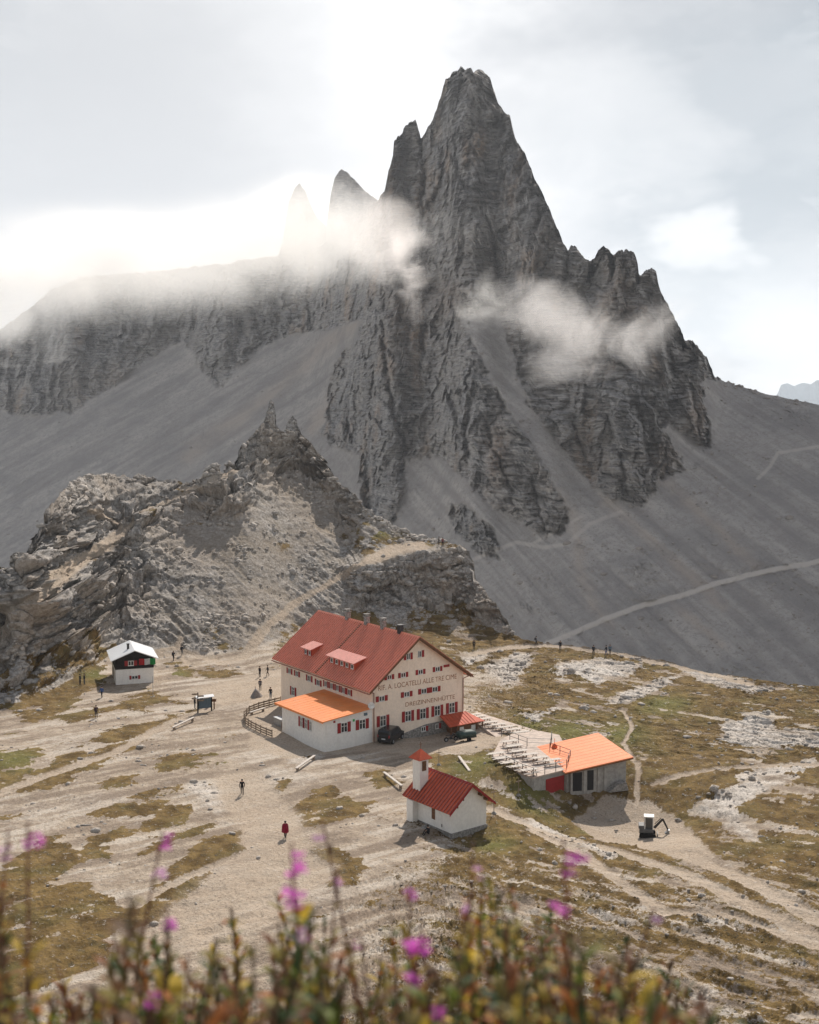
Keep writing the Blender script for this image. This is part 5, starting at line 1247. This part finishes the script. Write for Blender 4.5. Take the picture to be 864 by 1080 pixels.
# ================================================================== PEOPLE
def person_mesh(pose):
    P = {}
    if pose == 'sit':
        J = dict(pel=(0,0,.13), sp=(-.04,0,.36), ch=(.02,0,.58), nk=(.07,0,.71), hd=(.10,0,.81), top=(.115,0,.93),
                 lh=(.03,.10,.14), lk=(.34,.14,.47), la=(.56,.14,.09), lf=(.70,.15,.045), rh=(.03,-.10,.14), rk=(.32,-.15,.49), ra=(.52,-.15,.09), rf=(.66,-.16,.045),
                 ls=(.02,.19,.62), le=(.14,.27,.42), lw=(.34,.20,.50), lhd=(.42,.17,.50), rs=(.02,-.19,.62), re=(.14,-.27,.42), rw=(.34,-.20,.50), rhd=(.42,-.17,.50))
    else:
        st = {'stand': .04, 'walk': .26, 'stride': .36}[pose]; sw = st*.75
        J = dict(pel=(0,0,.92), sp=(0,0,1.12), ch=(.01,0,1.34), nk=(.02,0,1.48), hd=(.03,0,1.58), top=(.035,0,1.70),
                 lh=(0,.10,.90), lk=(st*.6,.11,.50), la=(st*.75,.11,.09), lf=(st*.75+.15,.12,.04), rh=(0,-.10,.90), rk=(-st*.25,-.11,.50), ra=(-st*.95,-.11,.11), rf=(-st*.95+.15,-.12,.04),
                 ls=(0,.19,1.40), le=(-sw*.4,.25,1.13), lw=(-sw*.35+.06,.25,.90), lhd=(-sw*.3+.09,.24,.80), rs=(0,-.19,1.40), re=(sw*.45,-.25,1.13), rw=(sw*.9+.08,-.24,.92), rhd=(sw+.13,-.23,.83))
    Rd = dict(pel=(.17,.13), sp=(.15,.11), ch=(.17,.12), nk=(.06,.06), hd=(.10,.09), top=(.07,.06), lh=(.10,.10), lk=(.07,.07), la=(.05,.05), lf=(.045,.04), ls=(.07,.07), le=(.05,.05), lw=(.04,.04), lhd=(.045,.025))
    for a in ('h','k','a','f','s','e','w','hd'): 
        if 'l'+a in Rd: Rd['r'+a] = Rd['l'+a]
    E_ = [('pel','sp'),('sp','ch'),('ch','nk'),('nk','hd'),('hd','top'),('pel','lh'),('lh','lk'),('lk','la'),('la','lf'),('pel','rh'),('rh','rk'),('rk','ra'),('ra','rf'),('ch','ls'),('ls','le'),('le','lw'),('lw','lhd'),('ch','rs'),('rs','re'),('re','rw'),('rw','rhd')]
    nm = list(J); me = bpy.data.meshes.new('person'); me.from_pydata([J[k] for k in nm], [(nm.index(a), nm.index(b)) for a, b in E_], [])
    o = bpy.data.objects.new('tmp', me); C.objects.link(o); sk = o.modifiers.new('s', 'SKIN'); sk.use_smooth_shade = True
    for i, k in enumerate(nm): me.skin_vertices[0].data[i].radius = Rd[k]; me.skin_vertices[0].data[i].use_root = (k == 'pel')
    ss = o.modifiers.new('d', 'SUBSURF'); ss.levels = 2; ss.render_levels = 2; bpy.context.view_layer.update()
    r = bpy.data.meshes.new_from_object(o.evaluated_get(bpy.context.evaluated_depsgraph_get())); bpy.data.objects.remove(o)
    r.name = 'person'; r.materials.clear()
    for q in ('skin', 'black', 'black', 'rubber'): r.materials.append(M[q])
    zt = J['nk'][2]; zp = J['pel'][2]
    for f in r.polygons:
        c = f.center
        if c.z > zt-.02 or (Vector(J['lhd'])-c).length < .08 or (Vector(J['rhd'])-c).length < .08: k = 0
        elif c.z > zp+.02 or abs(c.y) > .19 or (pose == 'sit' and c.x < .1 and c.z > zp-.04): k = 1
        elif c.z > .09: k = 2
        else: k = 3
        f.material_index = k
    # hair cap and rucksack meshes
    hm = MB(); h = Vector(J['hd'])+Vector((-.015,0,.045)); hm.lathe((h.x,h.y,h.z-.05), [(.085,0),(.118,.05),(.112,.11),(.07,.155),(.01,.17)], 12)
    bm_ = MB(); c = Vector(J['ch']); bm_.hexa([(c.x-.32,-.15,c.z-.36),(c.x-.12,-.16,c.z-.36),(c.x-.12,.16,c.z-.36),(c.x-.32,.15,c.z-.36),(c.x-.27,-.12,c.z+.12),(c.x-.11,-.14,c.z+.12),(c.x-.11,.14,c.z+.12),(c.x-.27,.12,c.z+.12)])
    return r, hm, bm_
def quickmesh(mb, name, mat, bevel=0, smooth=True):
    bmesh.ops.recalc_face_normals(mb.bm, faces=mb.bm.faces[:])
    if bevel: bmesh.ops.bevel(mb.bm, geom=mb.bm.edges[:], offset=bevel, segments=2, affect='EDGES')
    me = bpy.data.meshes.new(name); mb.bm.to_mesh(me); mb.bm.free(); me.materials.append(mat)
    me.polygons.foreach_set('use_smooth', [smooth]*len(me.polygons)); return me
PROTO = {}
for ps in ('stand', 'walk', 'stride', 'sit'):
    r, hm, bm_ = person_mesh(ps); PROTO[ps] = (r, quickmesh(hm, 'hair', M['hair']), quickmesh(bm_, 'rucksack', M['red'], .03))
CLOTH = {}
def cloth(c):
    if c not in CLOTH: CLOTH[c] = pmat('cloth_%d' % len(CLOTH), c, .9, .1, var=.15, scale=8)
    return CLOTH[c]
def person(u, v, pose, az, top, legs, label, pack=None, scale=1.0, poles=False, far=False, z=None):
    r, hm, bk_ = PROTO[pose]
    p = Gd(u, v) if z is None else G(u, v, z)
    o = bpy.data.objects.new('person', r); C.objects.link(o); o.location = p; o.rotation_euler = (0, 0, R(90-az)); o.scale = (scale,)*3
    o.material_slots[1].link = 'OBJECT'; o.material_slots[1].material = cloth(top); o.material_slots[2].link = 'OBJECT'; o.material_slots[2].material = cloth(legs)
    tag(o, label, 'person', 'hikers')
    h = bpy.data.objects.new('hair', hm); C.objects.link(h); h.parent = o
    if pack:
        b = bpy.data.objects.new('rucksack', bk_); C.objects.link(b); b.parent = o; b.material_slots[0].link = 'OBJECT'; b.material_slots[0].material = cloth(pack)
    return o
K = (.02,.02,.025); BL = (.05,.10,.25); GY = (.12,.12,.13); MR = (.22,.015,.035); RD = (.45,.03,.03)
person(255.5, 838, 'stride', 175, K, K, 'walker in black striding across the pale dirt crossing')
mar = person(301, 884, 'walk', 10, MR, K, 'hiker in a loose maroon cape walking beside the turf patch')
m = MB(); n = 18; rings = []
for z, rx_, ry_ in ((1.50, .10, .11), (1.42, .20, .27), (1.15, .25, .31), (.85, .28, .33), (.60, .30, .34)):
    rings.append([m.bm.verts.new((rx_*(1+.07*math.sin(5*a))*math.cos(a)-.03, ry_*(1+.07*math.cos(4*a))*math.sin(a), z+.03*math.sin(3*a))) for a in [2*math.pi*i/n for i in range(n)]])
for A, B in zip(rings[:-1], rings[1:]):
    for i in range(n): m.bm.faces.new([A[i], A[(i+1) % n], B[(i+1) % n], B[i]])
m.build('cape', cloth(MR), mar, smooth=True)
cp = bpy.context
person(107.5, 736, 'walk', 200, BL, K, 'hiker in blue jacket at the left corner of the black and white hut')
person(101.5, 757, 'stand', 150, (.06,.04,.05), K, 'dark figure standing alone on the dirt below the hut', pack=K)
person(89, 722, 'stand', 90, K, GY, 'dark figure on the grass left of the hut, nearer the hut'); person(84.5, 722.5, 'stand', 100, (.05,.06,.05), K, 'dark figure on the grass left of the hut, farther from the hut')
person(183, 697, 'walk', 20, (.05,.05,.06), K, 'hiker on the trail behind the hut, lower of the two', pack=K); person(192, 691, 'walk', 20, K, GY, 'hiker on the trail behind the hut, higher of the two', pack=K)
person(274, 714, 'stand', 120, K, K, 'dark figure behind the lodge yard, left one of the upper pair'); person(282.5, 713, 'walk', 250, K, (.08,.06,.05), 'dark figure behind the lodge yard, right one of the upper pair')
person(274.5, 728, 'stand', 180, (.05,.05,.07), K, 'dark figure just behind the canvas pyramid'); person(285.5, 737, 'stand', 200, K, (.05,.08,.12), 'figure in dark jacket standing between canvas pyramid and fence')
person(221.5, 745, 'stand', 240, (.10,.14,.25), K, 'person in blue reading at the right side of the notice board'); person(205.5, 748, 'stand', 60, K, (.10,.10,.10), 'dark figure left of the signpost'); person(212.5, 746, 'walk', 30, (.10,.08,.08), K, 'dark figure between signpost and notice board')
person(500, 685, 'stand', 180, K, K, 'dark figure on white rock behind the lodge gable'); person(565.5, 681, 'walk', 90, GY, K, 'hiker where the scree road leaves the plateau', pack=K)
person(591, 686, 'stand', 200, K, K, 'lone dark figure on the plateau rim'); person(626, 691, 'stand', 160, K, K, 'left figure of the group on the plateau rim'); person(639.5, 691, 'walk', 270, K, BL, 'middle figure of the group on the plateau rim'); person(643.5, 690.5, 'stand', 200, (.10,.16,.22), K, 'right figure of the group on the plateau rim')
person(452, 880, 'sit', 240, K, K, 'person in black sitting on the ground against the chapel side wall')
person(463, 575, 'stand', 90, K, K, 'tiny figure on top of the rock bluff, left one'); person(467, 576, 'stand', 200, (.2,.05,.05), K, 'tiny figure on top of the rock bluff, right one')
# ================================================================== FOREGROUND PLANTS
def leafmat(name, col, tr=.45):
    m = bpy.data.materials.new(name); m.use_nodes = True; nt = m.node_tree; T = NT(nt); b = nt.nodes['Principled BSDF']; out = nt.nodes['Material Output']
    oc = T.n('ShaderNodeNewGeometry').outputs['Position']; n = T.noise(oc, 22, 3, .6)
    c = T.mix(T.ramp(n, (.35, .65)), tuple(q*.65 for q in col), tuple(min(1, q*1.35) for q in col))
    T.link(c, b.inputs['Base Color']); b.inputs['Roughness'].default_value = .6; b.inputs['Specular IOR Level'].default_value = .25
    t = T.n('ShaderNodeBsdfTranslucent'); T.link(c, t.inputs['Color']); mx = T.n('ShaderNodeMixShader'); mx.inputs[0].default_value = tr
    T.link(b.outputs[0], mx.inputs[1]); T.link(t.outputs[0], mx.inputs[2]); T.link(mx.outputs[0], out.inputs['Surface']); return m
LM = dict(green=leafmat('leaf_green', (.13,.16,.03)), olive=leafmat('leaf_olive', (.24,.19,.04)), yellow=leafmat('leaf_yellow', (.52,.36,.05)), orange=leafmat('leaf_orange', (.36,.12,.025)),
          rust=leafmat('leaf_rust', (.20,.075,.03)), brown=leafmat('leaf_brown', (.16,.09,.05)), dgreen=leafmat('leaf_dark_green', (.035,.07,.02)))
STEM = pmat('reddish_stem', (.16,.06,.04), .7); STEMG = pmat('brown_stem', (.12,.085,.05), .8)
PINK = leafmat('petal_magenta', (.62,.07,.50), .35); PALE = leafmat('petal_pale_mauve', (.58,.30,.52), .35)
rp = random.Random(42)
def leaf(bm, base, dirv, up, L, W, mi):
    side = dirv.cross(up).normalized(); 
    pr = [(0, .12), (.25, .8), (.55, 1), (.82, .6), (1, 0)]
    pts = []
    for t, w_ in pr:
        c = base+dirv*(L*t)-Vector((0, 0, 1))*(L*.35*t*t)+up*(L*.05*math.sin(t*3))
        pts.append((bm.verts.new(c-side*W*w_*.5), bm.verts.new(c+side*W*w_*.5+up*W*.12)))
    for (a, b), (c, d) in zip(pts[:-1], pts[1:]): bm.faces.new([a, b, d, c]).material_index = mi
def flower(parent, c, s, mat):
    s *= .68
    m = MB(); bm = m.bm
    for k in range(5):
        a0 = rp.uniform(0, 6.28); tilt = rp.uniform(-.5, .7); o_ = c+Vector((rp.uniform(-1, 1), rp.uniform(-1, 1), rp.uniform(-1.2, 1.2)))*s*.9
        for i in range(4):
            a = a0+i*math.pi/2; d = Vector((math.cos(a), math.sin(a), tilt)).normalized(); sd_ = Vector((-math.sin(a), math.cos(a), 0))
            p = [o_, o_+d*s*.6-sd_*s*.36, o_+d*s*.98-sd_*s*.12, o_+d*s*.98+sd_*s*.12, o_+d*s*.6+sd_*s*.36]
            bm.faces.new([bm.verts.new(q) for q in p])
        m.lathe((o_.x, o_.y, o_.z-s*.1), [(s*.08, 0), (s*.15, s*.12), (s*.05, s*.22)], 5)
    me = bpy.data.meshes.new('flower'); bm.to_mesh(me); bm.free(); me.materials.append(mat)
    o = bpy.data.objects.new('flower', me); C.objects.link(o); o.parent = parent; return o
def plant(u, v, Y, pal, name, label, cat, nleaf=34, L=.075, W=.014, fl=None, stem=None, bushy=False, group='flowering and leafy plants at the photographer\'s feet'):
    x, y, z = [float(q) for q in at_Y(u, v, Y)]
    rx, ry = x+rp.uniform(-.10, .10), y+rp.uniform(-.10, .08)
    rz = float(near_z(np.array([rx]), np.array([ry]))[0])-.03
    root = Vector((rx, ry, rz)); tip = Vector((x, y, z))-root
    if tip.z < .12: tip.z = .12
    t = bpy.data.objects.new(name, None); C.objects.link(t); t.location = root; tag(t, label, cat, group); t.empty_display_size = .1
    Hh = tip.z; bend = Vector((rp.uniform(-.06, .06), rp.uniform(-.06, .06), 0))*Hh
    def P_(s): return Vector((tip.x*s, tip.y*s, Hh*s))+bend*math.sin(s*math.pi)
    m = MB(); n = 8
    for i in range(n): m.bar(P_(i/n), P_((i+1)/n), .0042*(1.1-.75*i/n), 5, r2=.0042*(1.1-.75*(i+1)/n))
    br = []
    if bushy:
        for k in range(3):
            s0 = rp.uniform(.3, .75); a = rp.uniform(0, 6.28); e = P_(s0)+Vector((math.cos(a)*.12, math.sin(a)*.12, Hh*.22)); m.bar(P_(s0), e, .0026, 4, r2=.0012); br.append((P_(s0), e))
    m.build('stem', stem or STEM, t)
    m = MB(); s0 = .2
    for i in range(nleaf):
        s = s0+(.97-s0)*(i+rp.random())/nleaf; b = P_(s)
        if br and rp.random() < .45: q = rp.choice(br); b = q[0].lerp(q[1], rp.random())
        a = i*2.4+rp.uniform(-.4, .4); k = 1.15-.65*s; d = Vector((math.cos(a), math.sin(a), rp.uniform(.5, 2.4))).normalized()
        leaf(m.bm, b, d, Vector((-d.z*math.cos(a), -d.z*math.sin(a), math.sqrt(max(0, 1-d.z*d.z)))), L*k*rp.uniform(.7, 1.2), W*k*rp.uniform(.8, 1.3), rp.randrange(len(pal)))
    m_ = bpy.data.meshes.new('foliage'); m.bm.to_mesh(m_); m.bm.free()
    for q in pal: m_.materials.append(LM[q])
    fo = bpy.data.objects.new('foliage', m_); C.objects.link(fo); fo.parent = t
    for (s, size, mat) in (fl or []): flower(t, P_(s)+Vector((rp.uniform(-.012, .012), 0, 0)), size, mat)
    return t
PAL = dict(g=['green','olive','dgreen','green','dgreen'], r=['rust','brown','olive','rust','olive','rust','orange'], y=['yellow','olive','yellow','green','orange'], b=['brown','rust','olive','brown','dgreen'], o=['orange','rust','rust','brown','yellow'])
FLW = [(9,872,1.6,'b',[(.96,.014,PALE)],'pale mauve flower head at the left edge, lower and paler of two'),
 (29,866,1.55,'r',[(.97,.015,PINK)],'magenta flower head near the left edge, just right of the pale one'),
 (172,876,1.7,'r',[(.98,.013,PINK),(.93,.012,PALE)],'pink flower head standing alone over the striped turf'),
 (176,958,1.5,'b',[(.97,.013,PINK)],'small magenta flower on a short stem below the striped turf'),
 (170,1046,1.3,'g',[(.97,.013,PINK)],'magenta flower low among the green leaves by the picture\'s bottom'),
 (307,888,1.35,'r',[(.97,.015,PINK),(.92,.017,PINK),(.87,.013,PALE)],'tall stem with the biggest magenta flower cluster, under the maroon cape hiker'),
 (340,866,1.7,'b',[(.97,.010,PALE)],'thin stem with a faint pink top right of the maroon cape hiker'),
 (356,916,1.7,'r',[(.97,.009,PALE)],'thin stem with a faint mauve bud right of the biggest cluster'),
 (432,934,1.7,'r',[(.98,.012,PINK)],'slim stem ending in a small pink flower, above the big round one'),
 (444,972,1.35,'r',[(.96,.018,PINK),(.86,.011,PINK)],'stem with a big round magenta flower under the chapel'),
 (438,1006,1.3,'y',[(.96,.013,PINK)],'low magenta flower just beneath the big round one'),
 (380,984,1.6,'b',[(.97,.008,PINK)],'small violet bud left of the big round flower'),
 (594,884,1.35,'r',[(.96,.016,PINK),(.90,.012,PINK)],'vivid magenta flower head below the shed'),
 (499,888,1.5,'o',[(.95,.009,PALE)],'tall orange tinted stem with pale pink bud right of the chapel corner'),
 (690,958,1.6,'b',[(.97,.009,PALE)],'thin brown stem with a faint mauve top on the right'),
 (500,940,1.6,'r',[(.97,.008,PALE)],'brown stem with a tiny pink bud near the big yellow leaf')]
for u, v, Y, pl, fl, lb in FLW: plant(u, v, Y, PAL[pl], 'fireweed', lb, 'fireweed', 20, .055, .012, fl)
plant(530, 935, 1.4, ['yellow','orange','green'], 'fireweed', 'stem with one big glowing yellow leaf near its top', 'fireweed', 16, .06, .024)
plant(628, 995, 1.35, ['yellow','orange','olive'], 'fireweed', 'yellow leaved stem at the lower right of the plants', 'fireweed', 26, .065, .02)
KINDS_ = [('r', 'willowherb', 'tall rust brown willowherb stem with faded leaves in the blurred front growth', 'willowherb'),
 ('g', 'leafy_plant', 'green leafy plant in the blurred front growth', 'plant'), ('y', 'yellowing_plant', 'yellowing leafy plant in the blurred front growth', 'plant'),
 ('b', 'withered_plant', 'dark withered brown stem in the blurred front growth', 'plant'), ('o', 'orange_plant', 'orange and rust leaved plant in the blurred front growth', 'plant')]
env = [(-40,895),(0,890),(18,925),(60,1000),(100,985),(130,925),(150,960),(200,985),(240,950),(290,900),(330,935),(370,960),(410,940),(450,975),(500,905),(540,920),(570,930),(620,965),(660,985),(700,1000),(760,1045),(820,1065),(900,1070)]
for i in range(225):
    u = rp.uniform(-30, 760) if i < 186 else rp.uniform(640, 890); e = float(interp(u, env)); v = e+abs(rp.gauss(0, 78))+rp.uniform(0, 18); Y = rp.uniform(1.15, 2.5)
    k = rp.choices(range(5), [3, 6, 6, 3, 2] if u > 60 and u < 560 else [4, 5, 4, 3, 5])[0]
    if u > 600: k = rp.choice([0, 3, 3, 1, 2])
    pl, nm_2, lb, ct = KINDS_[k]; plant(u, v, Y, PAL[pl], nm_2, lb, ct, rp.randint(44, 70), rp.uniform(.055, .10), rp.uniform(.011, .020), None, STEM if k in (0, 4) else STEMG)
for i in range(120):
    u = rp.uniform(-30, 700) if i < 104 else rp.uniform(600, 900); v = max(float(interp(u, env))+40, 985+ (45 if u > 580 else 0))+rp.uniform(0, 90); Y = rp.uniform(1.0, 1.9)
    k = rp.choice([1, 1, 1, 2, 0, 0, 3, 3, 4]); pl, nm_2, lb, ct = KINDS_[k]
    plant(u, v, Y, PAL[pl], nm_2, lb, ct, rp.randint(36, 60), rp.uniform(.06, .10), rp.uniform(.012, .020), None, STEMG, True)
